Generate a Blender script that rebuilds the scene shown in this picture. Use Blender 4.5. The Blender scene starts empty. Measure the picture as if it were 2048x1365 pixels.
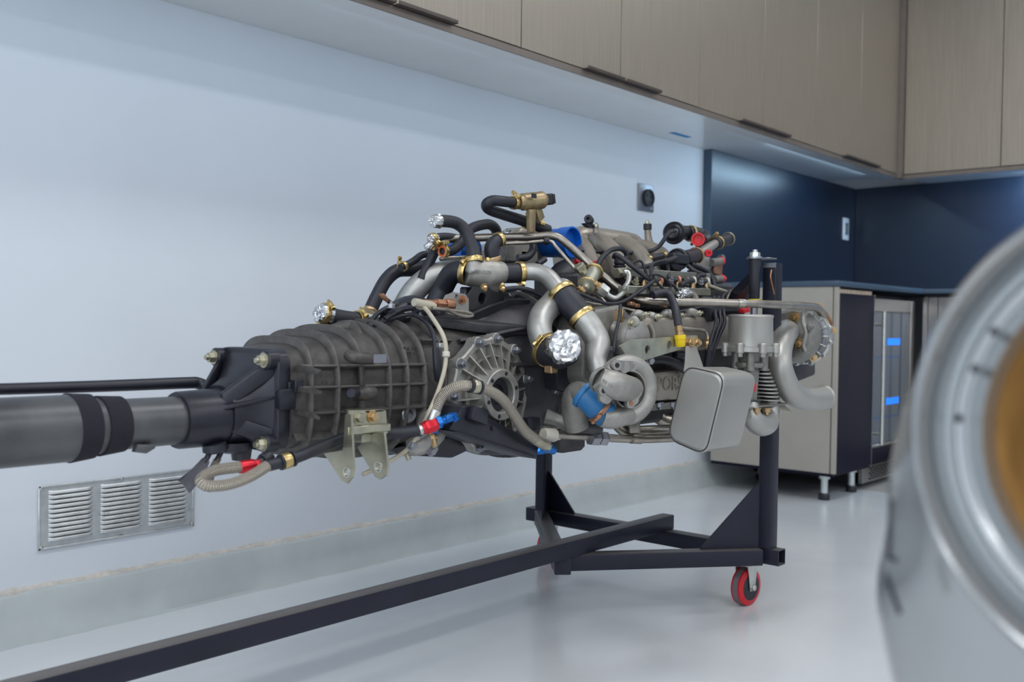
import bpy, bmesh, math, random
from mathutils import Vector, Matrix
V = Vector
sc = bpy.context.scene
col = sc.collection
PI = math.pi
random.seed(7)

# ------------------------------------------------------------------ camera
CAMLOC = V((2.2764, 0.0, 0.7273))
FPX, CYPX = 1990.5, 683.67
_yaw, _pit, _rol = math.radians(40.8124), math.radians(1.1295), math.radians(0.8277)
_F = V((-math.sin(_yaw), math.cos(_yaw), 0)); _R = V((math.cos(_yaw), math.sin(_yaw), 0)); _U = V((0, 0, 1))
F2 = _F*math.cos(_pit) - _U*math.sin(_pit); U2 = _U*math.cos(_pit) + _F*math.sin(_pit)
R3 = _R*math.cos(_rol) + U2*math.sin(_rol); U3 = U2*math.cos(_rol) - _R*math.sin(_rol)
cam_d = bpy.data.cameras.new('camera'); cam = bpy.data.objects.new('camera', cam_d); col.objects.link(cam)
cam.matrix_world = Matrix(((R3.x, U3.x, -F2.x, CAMLOC.x), (R3.y, U3.y, -F2.y, CAMLOC.y), (R3.z, U3.z, -F2.z, CAMLOC.z), (0, 0, 0, 1)))
cam_d.sensor_width = 36.0; cam_d.lens = 36.0*FPX/2048.0; cam_d.clip_start = 0.02; cam_d.clip_end = 60
cam_d.dof.use_dof = True; cam_d.dof.focus_distance = 2.15; cam_d.dof.aperture_fstop = 4.0
sc.camera = cam

# ------------------------------------------------------------------ world, lights, exposure
w = bpy.data.worlds.new('world'); sc.world = w; w.use_nodes = True
w.node_tree.nodes['Background'].inputs[0].default_value = (0.75, 0.85, 1.0, 1)
w.node_tree.nodes['Background'].inputs[1].default_value = 0.30
sc.view_settings.view_transform = 'Standard'; sc.view_settings.look = 'None'
sc.view_settings.gamma = 1.0; sc.view_settings.use_curve_mapping = False
sc.view_settings.exposure = -0.70
CEIL = 2.9
def area(name, loc, sx, sy, power, color=(1, 1, 1), rot=(0, 0, 0)):
    d = bpy.data.lights.new(name, 'AREA'); d.shape = 'RECTANGLE'; d.size = sx; d.size_y = sy; d.energy = power; d.color = color
    o = bpy.data.objects.new(name, d); o.location = loc; o.rotation_euler = rot; col.objects.link(o); return o
# ceiling LED panels of the workshop
for _x, _k in ((1.5, .74), (3.6, .92), (5.7, .92)):
    for _y, _p in ((-2.6, 40), (-0.2, 34), (2.2, 32), (4.3, 18)):
        area('ceiling_panel_light', (_x, _y, CEIL-0.03), 0.35, 1.25, _p*_k, (0.985, 0.98, 0.985))
# added soft bluish fill light behind the camera, an unseen source
area('added_fill_light', (3.3, -3.9, 1.5), 4.4, 1.9, 85, (0.86, 0.93, 1.0), (math.radians(90), 0, 0))

# ------------------------------------------------------------------ pixel -> place on a real plane of the room
def ray(u, v): return F2 + R3*((u-1024)/FPX) - U3*((v-CYPX)/FPX)
def px(u, v, x):
    r = ray(u, v); return CAMLOC + r*((x-CAMLOC.x)/r.x)
def py(u, v, y):
    r = ray(u, v); return CAMLOC + r*((y-CAMLOC.y)/r.y)
def pz(u, v, z):
    r = ray(u, v); return CAMLOC + r*((z-CAMLOC.z)/r.z)
def mpp(P): return (P-CAMLOC).dot(F2)/FPX

# ------------------------------------------------------------------ materials
MATS = {}
def mat(name, colr, rough=0.5, metal=0.0, var=0.12, vscale=18.0, bump=0.0, bscale=120.0, col2=None, spot=None, aniso=None, coat=0.0, emit=None, spec=None, tint=None):
    m = bpy.data.materials.new(name); m.use_nodes = True; nt = m.node_tree; N = nt.nodes; L = nt.links
    b = N['Principled BSDF']
    tc = N.new('ShaderNodeTexCoord'); mp = N.new('ShaderNodeMapping'); L.new(tc.outputs['Object'], mp.inputs[0])
    if aniso: mp.inputs['Scale'].default_value = aniso
    no = N.new('ShaderNodeTexNoise'); no.inputs['Scale'].default_value = vscale; no.inputs['Detail'].default_value = 5; no.inputs['Roughness'].default_value = 0.6
    L.new(mp.outputs[0], no.inputs['Vector'])
    ramp = N.new('ShaderNodeValToRGB'); L.new(no.outputs['Fac'], ramp.inputs[0])
    c1 = [max(0, c*(1-var)) for c in colr]; c2 = list(col2) if col2 else [min(1, c*(1+var)) for c in colr]
    ramp.color_ramp.elements[0].position = 0.3; ramp.color_ramp.elements[1].position = 0.7
    ramp.color_ramp.elements[0].color = (*c1, 1); ramp.color_ramp.elements[1].color = (*c2, 1)
    out = ramp.outputs[0]
    if spot:   # (colour, threshold, scale): worn or stained patches of another colour
        n2 = N.new('ShaderNodeTexNoise'); n2.inputs['Scale'].default_value = spot[2]; n2.inputs['Detail'].default_value = 8; n2.inputs['Roughness'].default_value = 0.7
        L.new(tc.outputs['Object'], n2.inputs['Vector'])
        r2 = N.new('ShaderNodeValToRGB'); r2.color_ramp.elements[0].position = spot[1]; r2.color_ramp.elements[1].position = min(1, spot[1]+0.05)
        L.new(n2.outputs['Fac'], r2.inputs[0])
        mx = N.new('ShaderNodeMix'); mx.data_type = 'RGBA'; L.new(r2.outputs[0], mx.inputs['Factor'])
        L.new(out, mx.inputs[6]); mx.inputs[7].default_value = (*spot[0], 1); out = mx.outputs[2]
    L.new(out, b.inputs['Base Color'])
    b.inputs['Roughness'].default_value = rough; b.inputs['Metallic'].default_value = metal
    if spec is not None: b.inputs['Specular IOR Level'].default_value = spec
    if coat: b.inputs['Coat Weight'].default_value = coat; b.inputs['Coat Roughness'].default_value = 0.12
    rr = N.new('ShaderNodeMapRange'); L.new(no.outputs['Fac'], rr.inputs[0]); rr.inputs[3].default_value = max(0.02, rough*0.85); rr.inputs[4].default_value = min(1, rough*1.15)
    L.new(rr.outputs[0], b.inputs['Roughness'])
    if bump:
        n3 = N.new('ShaderNodeTexNoise'); n3.inputs['Scale'].default_value = bscale; n3.inputs['Detail'].default_value = 4
        L.new(mp.outputs[0], n3.inputs['Vector'])
        bp = N.new('ShaderNodeBump'); bp.inputs['Strength'].default_value = bump; bp.inputs['Distance'].default_value = 0.002
        L.new(n3.outputs['Fac'], bp.inputs['Height']); L.new(bp.outputs[0], b.inputs['Normal'])
    if emit: b.inputs['Emission Color'].default_value = (*emit[0], 1); b.inputs['Emission Strength'].default_value = emit[1]
    MATS[name] = m; return m

# ------------------------------------------------------------------ mesh builder
def frame(d):
    d = d.normalized(); a = V((0, 0, 1)) if abs(d.z) < 0.9 else V((1, 0, 0))
    x = a.cross(d).normalized(); y = d.cross(x).normalized(); return x, y, d
def catmull(pts, sub):
    if len(pts) < 3 or sub <= 1: return list(pts)
    out = []
    n = len(pts)
    for i in range(n-1):
        p0 = pts[max(i-1, 0)]; p1 = pts[i]; p2 = pts[i+1]; p3 = pts[min(i+2, n-1)]
        for k in range(sub):
            t = k/sub; t2 = t*t; t3 = t2*t
            out.append([0.5*((2*b)+(-a+c)*t+(2*a-5*b+4*c-d)*t2+(-a+3*b-3*c+d)*t3) for a, b, c, d in zip(p0, p1, p2, p3)])
    out.append(list(pts[-1])); return out
class B:
    def __init__(self): self.bm = bmesh.new()
    def box(self, c, s, rot=None, bev=0.0, seg=1):
        r = bmesh.ops.create_cube(self.bm, size=1.0); vs = r['verts']
        bmesh.ops.scale(self.bm, vec=V(s), verts=vs)
        if bev > 0:
            es = list({e for v in vs for e in v.link_edges})
            rb = bmesh.ops.bevel(self.bm, geom=es, offset=min(bev, 0.49*min(s)), segments=seg, affect='EDGES', profile=0.5)
            vs = list({v for f in rb['faces'] for v in f.verts} | {v for v in vs if v.is_valid})
        if rot is not None: bmesh.ops.rotate(self.bm, cent=(0, 0, 0), matrix=rot, verts=vs)
        bmesh.ops.translate(self.bm, vec=V(c), verts=vs); return self
    def span(self, a, b, bev=0.0, seg=1):
        a = V(a); b = V(b); return self.box((a+b)/2, [abs(q) for q in (b-a)], None, bev, seg)
    def rings(self, rings, cap0=True, cap1=True, closed=False, uvl=None):
        R = [[self.bm.verts.new(p) for p in r] for r in rings]
        n = len(R[0]); m = len(R); uv = self.bm.loops.layers.uv.verify() if uvl else None
        for i in range(m if closed else m-1):
            A = R[i]; Bq = R[(i+1) % m]
            for j in range(n):
                k = (j+1) % n
                try: fc_ = self.bm.faces.new((A[j], A[k], Bq[k], Bq[j]))
                except ValueError: continue
                if uvl:
                    for lp, q in zip(fc_.loops, ((j/n, uvl[i]), ((j+1)/n, uvl[i]), ((j+1)/n, uvl[i+1]), (j/n, uvl[i+1]))): lp[uv].uv = q
        if not closed:
            if cap0: self.bm.faces.new(list(reversed(R[0])))
            if cap1: self.bm.faces.new(R[-1])
        return self
    def lathe(self, o, d, prof, n=24, cap0=True, cap1=True, ph=0.0, closed=False):
        x, y, z = frame(V(d)); o = V(o)
        return self.rings([[o + z*t + (x*math.cos(2*PI*k/n+ph)+y*math.sin(2*PI*k/n+ph))*max(r, 1e-5) for k in range(n)] for t, r in prof], cap0, cap1, closed)
    def cyl(self, a, b, r, r2=None, n=16, ch=0.0):
        a = V(a); b = V(b); l = (b-a).length; r2 = r if r2 is None else r2
        pr = [(0, r), (l, r2)] if not ch else [(0, r-ch), (ch, r), (l-ch, r2), (l, r2-ch)]
        return self.lathe(a, b-a, pr, n)
    def hexa(self, a, b, r, ph=0.0):
        a = V(a); b = V(b); l = (b-a).length; return self.lathe(a, b-a, [(0, r), (l*0.8, r), (l, r*0.86)], 6, ph=ph)
    def tube(self, pts, r, n=12, sub=6, cap=True, wall=0.0):
        """pts: list of Vector; r: float or list"""
        rs = r if isinstance(r, (list, tuple)) else [r]*len(pts)
        P = catmull([[*p, q] for p, q in zip(pts, rs)], sub)
        C = [V(p[:3]) for p in P]; rr = [p[3] for p in P]
        t0 = (C[1]-C[0]).normalized(); x, y, _ = frame(t0); prev = t0; out = []
        for i, c in enumerate(C):
            t = ((C[min(i+1, len(C)-1)]-C[max(i-1, 0)])).normalized()
            q = prev.rotation_difference(t); x = (q @ x); x = (x - t*x.dot(t)).normalized(); y = t.cross(x); prev = t
            out.append([c+(x*math.cos(2*PI*k/n)+y*math.sin(2*PI*k/n))*rr[i] for k in range(n)])
        self.path = (C, rr)
        if wall > 0:   # open mouth at the end: turn the wall inwards
            t = (C[-1]-C[-2]).normalized(); c = C[-1]
            for k_, s_ in ((1.0, 0), (1.0, -0.03)):
                ring = [c + t*s_*1.0 + (p-c)*((rr[-1]-wall)/rr[-1]) for p in out[len(C)-1]]
                out.append(ring)
        ln = [0.0]
        for i in range(1, len(out)): ln.append(ln[-1]+((C[i]-C[i-1]).length if i < len(C) else .002))
        return self.rings(out, cap, cap, uvl=ln)
    def prism(self, poly, vec, bev=0.0):
        """poly: planar list of points, extruded by vec"""
        vec = V(vec); A = [self.bm.verts.new(V(p)) for p in poly]; Bv = [self.bm.verts.new(V(p)+vec) for p in poly]
        n = len(poly); fs = [self.bm.faces.new(A), self.bm.faces.new(list(reversed(Bv)))]
        for i in range(n):
            j = (i+1) % n; fs.append(self.bm.faces.new((A[i], Bv[i], Bv[j], A[j])))
        bmesh.ops.recalc_face_normals(self.bm, faces=fs)
        if bev:
            es = list({e for f in fs for e in f.edges}); bmesh.ops.bevel(self.bm, geom=es, offset=bev, segments=2, affect='EDGES', profile=0.5)
        return self
    def plate_holes(self, o, ex, ey, outer, holes, th, n=20):
        """flat plate in the frame (o, ex, ey) with round holes; outer: 2D polygon; holes: (cx, cy, r)"""
        ez = ex.cross(ey).normalized(); edges = []
        def loop(ps):
            vs = [self.bm.verts.new(o+ex*a+ey*b) for a, b in ps]
            return [self.bm.edges.new((vs[i], vs[(i+1) % len(vs)])) for i in range(len(vs))]
        edges += loop(outer)
        for cx, cy, r in holes: edges += loop([(cx+r*math.cos(2*PI*k/n), cy+r*math.sin(2*PI*k/n)) for k in range(n)])
        g = bmesh.ops.triangle_fill(self.bm, use_beauty=True, use_dissolve=False, edges=edges, normal=ez)
        fs = [f for f in g['geom'] if isinstance(f, bmesh.types.BMFace)]
        ex_ = bmesh.ops.extrude_face_region(self.bm, geom=fs)
        bmesh.ops.translate(self.bm, vec=ez*th, verts=[v for v in ex_['geom'] if isinstance(v, bmesh.types.BMVert)])
        return self
    def ball(self, c, r, s=(1, 1, 1), u=16, v=10):
        g = bmesh.ops.create_uvsphere(self.bm, u_segments=u, v_segments=v, radius=r)
        bmesh.ops.scale(self.bm, vec=V(s), verts=g['verts']); bmesh.ops.translate(self.bm, vec=V(c), verts=g['verts']); return self
    def torus(self, c, d, R, r, n=28, m=10, a0=0, a1=2*PI):
        x, y, z = frame(V(d)); c = V(c); full = abs(a1-a0-2*PI) < 1e-6
        k = n if full else n+1; rings = []
        for i in range(k):
            a = a0+(a1-a0)*i/n; e = x*math.cos(a)+y*math.sin(a)
            rings.append([c+e*(R+r*math.cos(2*PI*j/m))+z*r*math.sin(2*PI*j/m) for j in range(m)])
        return self.rings(rings, True, True, closed=full)
    def crumple(self, amp, seed=0):
        rnd = random.Random(seed)
        for v in self.bm.verts: v.co += V((rnd.uniform(-amp, amp), rnd.uniform(-amp, amp), rnd.uniform(-amp, amp)))
        return self
    def obj(self, name, m, parent=None, smooth=True, ang=38, recalc=True):
        if recalc: bmesh.ops.recalc_face_normals(self.bm, faces=self.bm.faces[:])
        me = bpy.data.meshes.new(name); self.bm.to_mesh(me); self.bm.free()
        if smooth:
            me.shade_smooth(); me.set_sharp_from_angle(angle=math.radians(ang))
        me.materials.append(MATS[m] if isinstance(m, str) else m)
        o = bpy.data.objects.new(name, me); col.objects.link(o)
        if parent is not None: attach(o, parent)
        if hasattr(self, 'path'): PATH[o.name] = self.path
        return o
PATH = {}
ORG = {}
def attach(o, parent):
    o.parent = parent; o.matrix_parent_inverse = Matrix.Translation(-ORG.get(parent.name, V((0, 0, 0))))
def root(name, loc, label, cat, group=None):
    o = bpy.data.objects.new(name, None); o.empty_display_size = 0.1; o.location = loc; col.objects.link(o)
    ORG[o.name] = V(loc); o['label'] = label; o['category'] = cat
    if group: o['group'] = group
    return o
def tag(o, label, cat, group=None):
    o['label'] = label; o['category'] = cat
    if group: o['group'] = group
    return o
def struct(o, label=None):
    o['kind'] = 'structure'
    if label: o['label'] = label
    return o
def bolt(name, P, d, r, h, m, parent, stud=True, washer=True):
    d = V(d).normalized(); b = B()
    if washer: b.cyl(P, P+d*h*0.18, r*1.35, n=16)
    b.hexa(P+d*h*0.15, P+d*h, r)
    if stud: b.cyl(P+d*h*0.9, P+d*h*1.5, r*0.5, n=10)
    return b.obj(name, m, parent)
# ------------------------------------------------------------------ the materials used below
mat('wall_paint', (0.69, 0.735, 0.79), 0.55, var=0.02, vscale=3, bump=0.05, bscale=90)
mat('ceiling_paint', (0.75, 0.77, 0.8), 0.8, var=0.02)
mat('floor_epoxy', (0.68, 0.70, 0.715), 0.2, var=0.05, vscale=2.2, bump=0.03, bscale=14, spot=((0.38, 0.40, 0.41), 0.80, 40), spec=0.45)
mat('curb_paint', (0.46, 0.50, 0.50), 0.5, var=0.08, vscale=6, bump=0.5, bscale=25)
mat('plaster_edge', (0.56, 0.53, 0.48), 0.9, var=0.15, vscale=40, bump=1.0, bscale=120, spot=((0.42, 0.33, 0.24), 0.66, 60))
mat('dark_blue_panel', (0.006, 0.014, 0.032), 0.33, var=0.05, spec=0.6)
mat('panel_edge', (0.05, 0.085, 0.13), 0.4, var=0.05)
mat('brushed_door', (0.38, 0.34, 0.285), 0.42, metal=0.7, var=0.12, vscale=14, aniso=(26, 26, 0.3), bump=0.12, bscale=60)
mat('brown_rail', (0.22, 0.19, 0.168), 0.45, metal=0.5, var=0.08)
mat('lacquer_underside', (0.74, 0.75, 0.75), 0.18, var=0.03, vscale=4)
mat('handle_metal', (0.12, 0.10, 0.09), 0.35, metal=0.7)
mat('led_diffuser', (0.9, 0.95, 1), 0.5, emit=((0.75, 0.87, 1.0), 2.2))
mat('grey_laminate', (0.42, 0.39, 0.335), 0.4, metal=0.15, var=0.04, vscale=8)
mat('black_laminate', (0.009, 0.009, 0.022), 0.38, var=0.1, spec=0.12)
mat('stainless', (0.42, 0.40, 0.38), 0.30, metal=0.95, var=0.03, vscale=6)
mat('dark_recess', (0.01, 0.01, 0.016), 0.6)
mat('raw_edge', (0.5, 0.40, 0.30), 0.8, var=0.2, vscale=60)
mat('glass_smoke', (0.035, 0.06, 0.095), 0.08, var=0.02, coat=0.5)
mat('leg_metal', (0.62, 0.66, 0.66), 0.35, metal=0.6)
mat('black_plastic', (0.014, 0.015, 0.022), 0.42, var=0.2, bump=0.08, bscale=200)
mat('blue_light', (0.02, 0.2, 1.0), 0.5, emit=((0.01, 0.2, 1.0), 1.3), var=0.6, vscale=160)
mat('white_plastic', (0.75, 0.77, 0.8), 0.4)
mat('steel_plate', (0.30, 0.31, 0.34), 0.38, metal=0.9, var=0.08)
mat('blue_tape', (0.03, 0.25, 0.55), 0.6, var=0.1)
mat('vent_metal', (0.58, 0.60, 0.60), 0.40, metal=0.75, var=0.14, vscale=30, spot=((0.38, 0.40, 0.40), 0.6, 14))
mat('stand_paint', (0.013, 0.0145, 0.028), 0.42, var=0.25, vscale=8, bump=0.1, bscale=160, spot=((0.20, 0.17, 0.15), 0.735, 45), spec=0.35)
def dusty(name, dust, amount):   # dust lying on faces that look up
    m = MATS[name]; nt = m.node_tree; N = nt.nodes; L = nt.links; b = N['Principled BSDF']; src = b.inputs['Base Color'].links[0].from_socket
    g = N.new('ShaderNodeNewGeometry'); sx = N.new('ShaderNodeSeparateXYZ'); L.new(g.outputs['Normal'], sx.inputs[0])
    mr = N.new('ShaderNodeMapRange'); mr.inputs[1].default_value = 0.75; mr.inputs[2].default_value = 0.98; mr.inputs[4].default_value = amount; L.new(sx.outputs[2], mr.inputs[0])
    mx = N.new('ShaderNodeMix'); mx.data_type = 'RGBA'; L.new(mr.outputs[0], mx.inputs['Factor']); L.new(src, mx.inputs[6]); mx.inputs[7].default_value = (*dust, 1); L.new(mx.outputs[2], b.inputs['Base Color'])
dusty('stand_paint', (0.15, 0.135, 0.125), 0.75)
mat('rust_inside', (0.16, 0.09, 0.06), 0.8, var=0.3, vscale=50)
mat('zinc', (0.60, 0.61, 0.58), 0.32, metal=0.9, var=0.12, vscale=40)
mat('zinc_yellow', (0.43, 0.41, 0.31), 0.32, metal=0.85, var=0.2, vscale=25, spot=((0.42, 0.43, 0.36), 0.6, 30))
mat('red_poly', (0.55, 0.01, 0.02), 0.3, var=0.1)
mat('tread_grey', (0.16, 0.15, 0.16), 0.6)
mat('car_silver', (0.40, 0.42, 0.43), 0.24, metal=0.75, var=0.03, vscale=6, coat=0.6)
mat('bucket_brown', (0.36, 0.20, 0.06), 0.6, var=0.3, vscale=14)
# engine
mat('bell_black', (0.036, 0.035, 0.040), 0.44, metal=0.25, var=0.25, vscale=25, bump=0.25, bscale=350)
mat('cast_rib', (0.098, 0.091, 0.085), 0.45, metal=0.4, var=0.3, vscale=60, bump=0.3, bscale=420)
mat('cast_black', (0.055, 0.050, 0.049), 0.46, metal=0.35, var=0.25, vscale=40, bump=0.35, bscale=420, col2=(0.10, 0.092, 0.085))
mat('satin_black', (0.016, 0.017, 0.026), 0.36, metal=0.1, var=0.25, vscale=20, bump=0.12, bscale=300)
mat('tube_grey', (0.085, 0.088, 0.095), 0.38, metal=0.35, var=0.25, vscale=9, col2=(0.12, 0.125, 0.13), spot=((0.22, 0.22, 0.2), 0.74, 22))
mat('rubber', (0.016, 0.018, 0.026), 0.48, var=0.2, vscale=30, bump=0.12, bscale=250)
mat('velcro', (0.014, 0.013, 0.021), 0.95, var=0.3, vscale=200, bump=0.6, bscale=700)
mat('cast_alu', (0.36, 0.35, 0.325), 0.44, metal=0.65, var=0.12, vscale=60, bump=0.3, bscale=450)
mat('cast_alu_dark', (0.24, 0.235, 0.215), 0.46, metal=0.6, var=0.18, vscale=45, bump=0.35, bscale=400)
mat('pipe_alu', (0.43, 0.43, 0.41), 0.42, metal=0.7, var=0.12, vscale=22, bump=0.12, bscale=300, aniso=(1, 1, 3))
mat('machined', (0.50, 0.48, 0.44), 0.28, metal=0.95, var=0.1)
mat('grey_coat', (0.40, 0.395, 0.37), 0.40, metal=0.6, var=0.05, vscale=12, bump=0.12, bscale=500)
mat('warm_alu', (0.37, 0.335, 0.285), 0.40, metal=0.65, var=0.12, vscale=25, bump=0.15, bscale=300)
mat('exhaust_steel', (0.31, 0.29, 0.26), 0.32, metal=0.9, var=0.25, vscale=16, col2=(0.42, 0.38, 0.33))
mat('block_dark', (0.060, 0.058, 0.062), 0.5, metal=0.5, var=0.35, vscale=30, bump=0.4, bscale=200)
mat('gold_clamp', (0.62, 0.46, 0.20), 0.3, metal=0.95, var=0.18, vscale=40)
mat('brass', (0.55, 0.38, 0.20), 0.34, metal=0.9, var=0.2, vscale=40)
mat('copper', (0.42, 0.22, 0.13), 0.4, metal=0.85, var=0.3, vscale=40)
mat('bronze_body', (0.36, 0.28, 0.16), 0.42, metal=0.7, var=0.2, vscale=30)
mat('foil', (0.70, 0.71, 0.72), 0.27, metal=1.0, var=0.05, bump=0.6, bscale=90)
mat('anodised_red', (0.62, 0.02, 0.035), 0.26, metal=0.6, var=0.1)
mat('anodised_blue', (0.01, 0.15, 0.50), 0.26, metal=0.6, var=0.12)
mat('plug_red', (0.72, 0.02, 0.03), 0.4, var=0.08)
mat('plug_yellow', (0.85, 0.60, 0.01), 0.4, var=0.05)
mat('seal_orange', (0.62, 0.10, 0.03), 0.45)
mat('injector_salmon', (0.58, 0.22, 0.13), 0.45)
mat('cap_blue', (0.004, 0.115, 0.52), 0.32, var=0.15, vscale=14, spot=((0.30, 0.50, 0.66), 0.66, 38))
mat('coupler_blue', (0.02, 0.15, 0.36), 0.4, var=0.2, vscale=20, spot=((0.10, 0.11, 0.12), 0.66, 50))
mat('cream_hose', (0.46, 0.42, 0.33), 0.45, var=0.1)
mat('cream_plastic', (0.58, 0.55, 0.47), 0.5)
mat('rail_olive', (0.33, 0.33, 0.27), 0.36, metal=0.75, var=0.18, vscale=30)
mat('olive_plate', (0.44, 0.45, 0.37), 0.38, metal=0.7, var=0.2, vscale=30, spot=((0.16, 0.16, 0.12), 0.68, 70))
mat('tape_grey', (0.10, 0.10, 0.12), 0.4, var=0.3, vscale=30)
mat('tape_brown', (0.16, 0.135, 0.12), 0.5, var=0.3, vscale=30)
def braid(name, colr, dark):
    m = mat(name, colr, 0.34, metal=0.8, var=0.1); nt = m.node_tree; N = nt.nodes; L = nt.links; b = N['Principled BSDF']
    uv = N.new('ShaderNodeUVMap'); sx = N.new('ShaderNodeSeparateXYZ'); L.new(uv.outputs[0], sx.inputs[0])
    def math_(op, a, c):
        n = N.new('ShaderNodeMath'); n.operation = op
        for q, v in enumerate((a, c)):
            if isinstance(v, (int, float)): n.inputs[q].default_value = v
            elif v is not None: L.new(v, n.inputs[q])
        return n.outputs[0]
    a = math_('MULTIPLY', sx.outputs[0], 2*PI*10); c = math_('MULTIPLY', sx.outputs[1], 2*PI*150)
    w1 = math_('SINE', math_('ADD', a, c), None); w2 = math_('SINE', math_('SUBTRACT', a, c), None)
    h = math_('ADD', math_('MULTIPLY', math_('MULTIPLY', w1, w2), 0.5), 0.5)
    mx = N.new('ShaderNodeMix'); mx.data_type = 'RGBA'; L.new(h, mx.inputs['Factor']); mx.inputs[6].default_value = (*dark, 1); mx.inputs[7].default_value = (*colr, 1)
    L.new(mx.outputs[2], b.inputs['Base Color'])
    bp = N.new('ShaderNodeBump'); bp.inputs['Strength'].default_value = 0.8; bp.inputs['Distance'].default_value = 0.002
    L.new(h, bp.inputs['Height']); L.new(bp.outputs[0], b.inputs['Normal'])
braid('steel_braid', (0.56, 0.51, 0.43), (0.24, 0.21, 0.17))
# ================================================================== THE SETTING
FAR = 5.58; XR = 7.5; YB = -4.0
YP = 3.93          # where the base cabinets and the dark panelling begin on the left wall
struct(B().span((-0.1, YB-.1, -0.1), (XR+.1, FAR+.1, 0)).obj('floor', 'floor_epoxy'), 'glossy pale grey epoxy floor')
struct(B().span((-0.1, YB, 0), (0, FAR+.1, CEIL)).obj('wall_left', 'wall_paint'), 'white painted wall')
struct(B().span((0, FAR, 0), (XR, FAR+.1, CEIL)).obj('wall_far', 'wall_paint'))
struct(B().span((XR, YB, 0), (XR+.1, FAR+.1, CEIL)).obj('wall_right', 'wall_paint'))
struct(B().span((-.1, YB-.1, 0), (XR+.1, YB, CEIL)).obj('wall_back', 'wall_paint'))
struct(B().span((-.1, YB-.1, CEIL), (XR+.1, FAR+.1, CEIL+.1)).obj('ceiling', 'ceiling_paint'))
# concrete curb at the foot of the wall with a ragged plaster edge above it
rnd = random.Random(3)
b = B(); rings = []; yy = YB
while yy <= 4.6:
    j = lambda a: rnd.uniform(-a, a)
    t = 0.108+j(.0015); ft = 0.046+j(.0035)
    rings.append([V((-.02, yy, 0)), V((ft+.012, yy, 0)), V((ft, yy, .006+j(.002))), V((.030+j(.002), yy, .055)), V((.022+j(.001), yy, t-.006)), V((.015, yy, t)), V((-.02, yy, t))])
    yy += 0.045
b.rings(rings); struct(b.obj('baseboard_left', 'curb_paint', ang=50), 'grey painted concrete curb along the wall')
b = B(); rings = []; yy = YB
while yy <= YP:
    j = lambda a: rnd.uniform(-a, a)
    rings.append([V((-.01, yy, .100)), V((.0165+j(.0015), yy, .1045+j(.001))), V((.013+j(.002), yy, .1115+j(.0018))), V((.0030, yy, .116+j(.0035))), V((-.01, yy, .118))])
    yy += 0.02
b.rings(rings); struct(b.obj('trim_1', 'plaster_edge', ang=20), 'ragged cream plaster edge above the curb')
# dark blue panelling
struct(B().span((0, YP, 0.9125), (0.042, FAR, 1.5065), .002).obj('trim_2', 'dark_blue_panel'), 'dark blue wall panel beside the white wall')
struct(B().span((-.0, YP-.0035, 0.9125), (0.0425, YP-.0002, 1.5062)).obj('trim_3', 'panel_edge'), 'lighter blue edge strip of the dark wall panel')
struct(B().span((0.0422, FAR-.03, 0.9125), (4.2, FAR, 1.5065), .002).obj('trim_4', 'dark_blue_panel'), 'dark blue panel on the far wall')

# ------------------------------------------------------------------ upper cabinets
ZT, ZB, ZTOP = 1.491, 1.5143, 2.46
W = 0.4989; Y0 = 2.1838; XD = 0.4096
def door_left(r, ya, yb, hy, hs):
    d = B().span((XD-.02, ya+.0016, ZB), (XD, yb-.0016, ZTOP-.003), .0012).obj('door', 'brushed_door', r)
    h0, h1 = (hy-.207, hy-.004) if hs < 0 else (hy+.004, hy+.215)
    h = B().span((XD-.004, h0, ZB-.0035), (XD+.024, h1, ZB-.0008), .0008).span((XD+.021, h0, ZB-.002), (XD+.024, h1, ZB+.006), .0008)
    h.obj('handle', 'handle_metal', d)
places = ['nearest', 'second', 'third', 'fourth', 'farthest']
ULAB = ['brown brushed-metal wall cabinet at the near end of the left run', 'brown wall cabinet whose edge pull shows at the top of the photo',
        'two-door brown wall cabinet above the engine with an edge pull midway along the run', 'two-door brown wall cabinet above where the dark blue panel starts', 'last two-door brown wall cabinet on the left run before the corner']
for k in range(5):
    ya = Y0 + (k-2)*2*W; yb = ya + 2*W if k < 4 else Y0+6*W-.006
    r = root('wall_cabinet', (0, ya, ZT), ULAB[k], 'cabinet', 'upper cabinets on the left wall')
    B().span((0.001, ya+.0004, 1.5075), (XD-.0205, yb-.0004, ZTOP)).obj('carcass', 'brown_rail', r)
    B().span((0.001, ya+.0004, 1.5062), (0.335, yb-.0004, 1.5074)).obj('bottom_panel', 'lacquer_underside', r)
    B().span((0.335, ya+.0003, ZT), (XD-.0025, yb-.0003, 1.5074), .0008).obj('light_rail', 'lacquer_underside', r)
    B().span((XD-.0024, ya+.0003, ZT-.001), (XD+.0015, yb-.0003, 1.5105), .0006).obj('front_rail', 'brown_rail', r)
    door_left(r, ya, ya+W, ya+W, -1); door_left(r, ya+W, yb, ya+W, 1)
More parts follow.
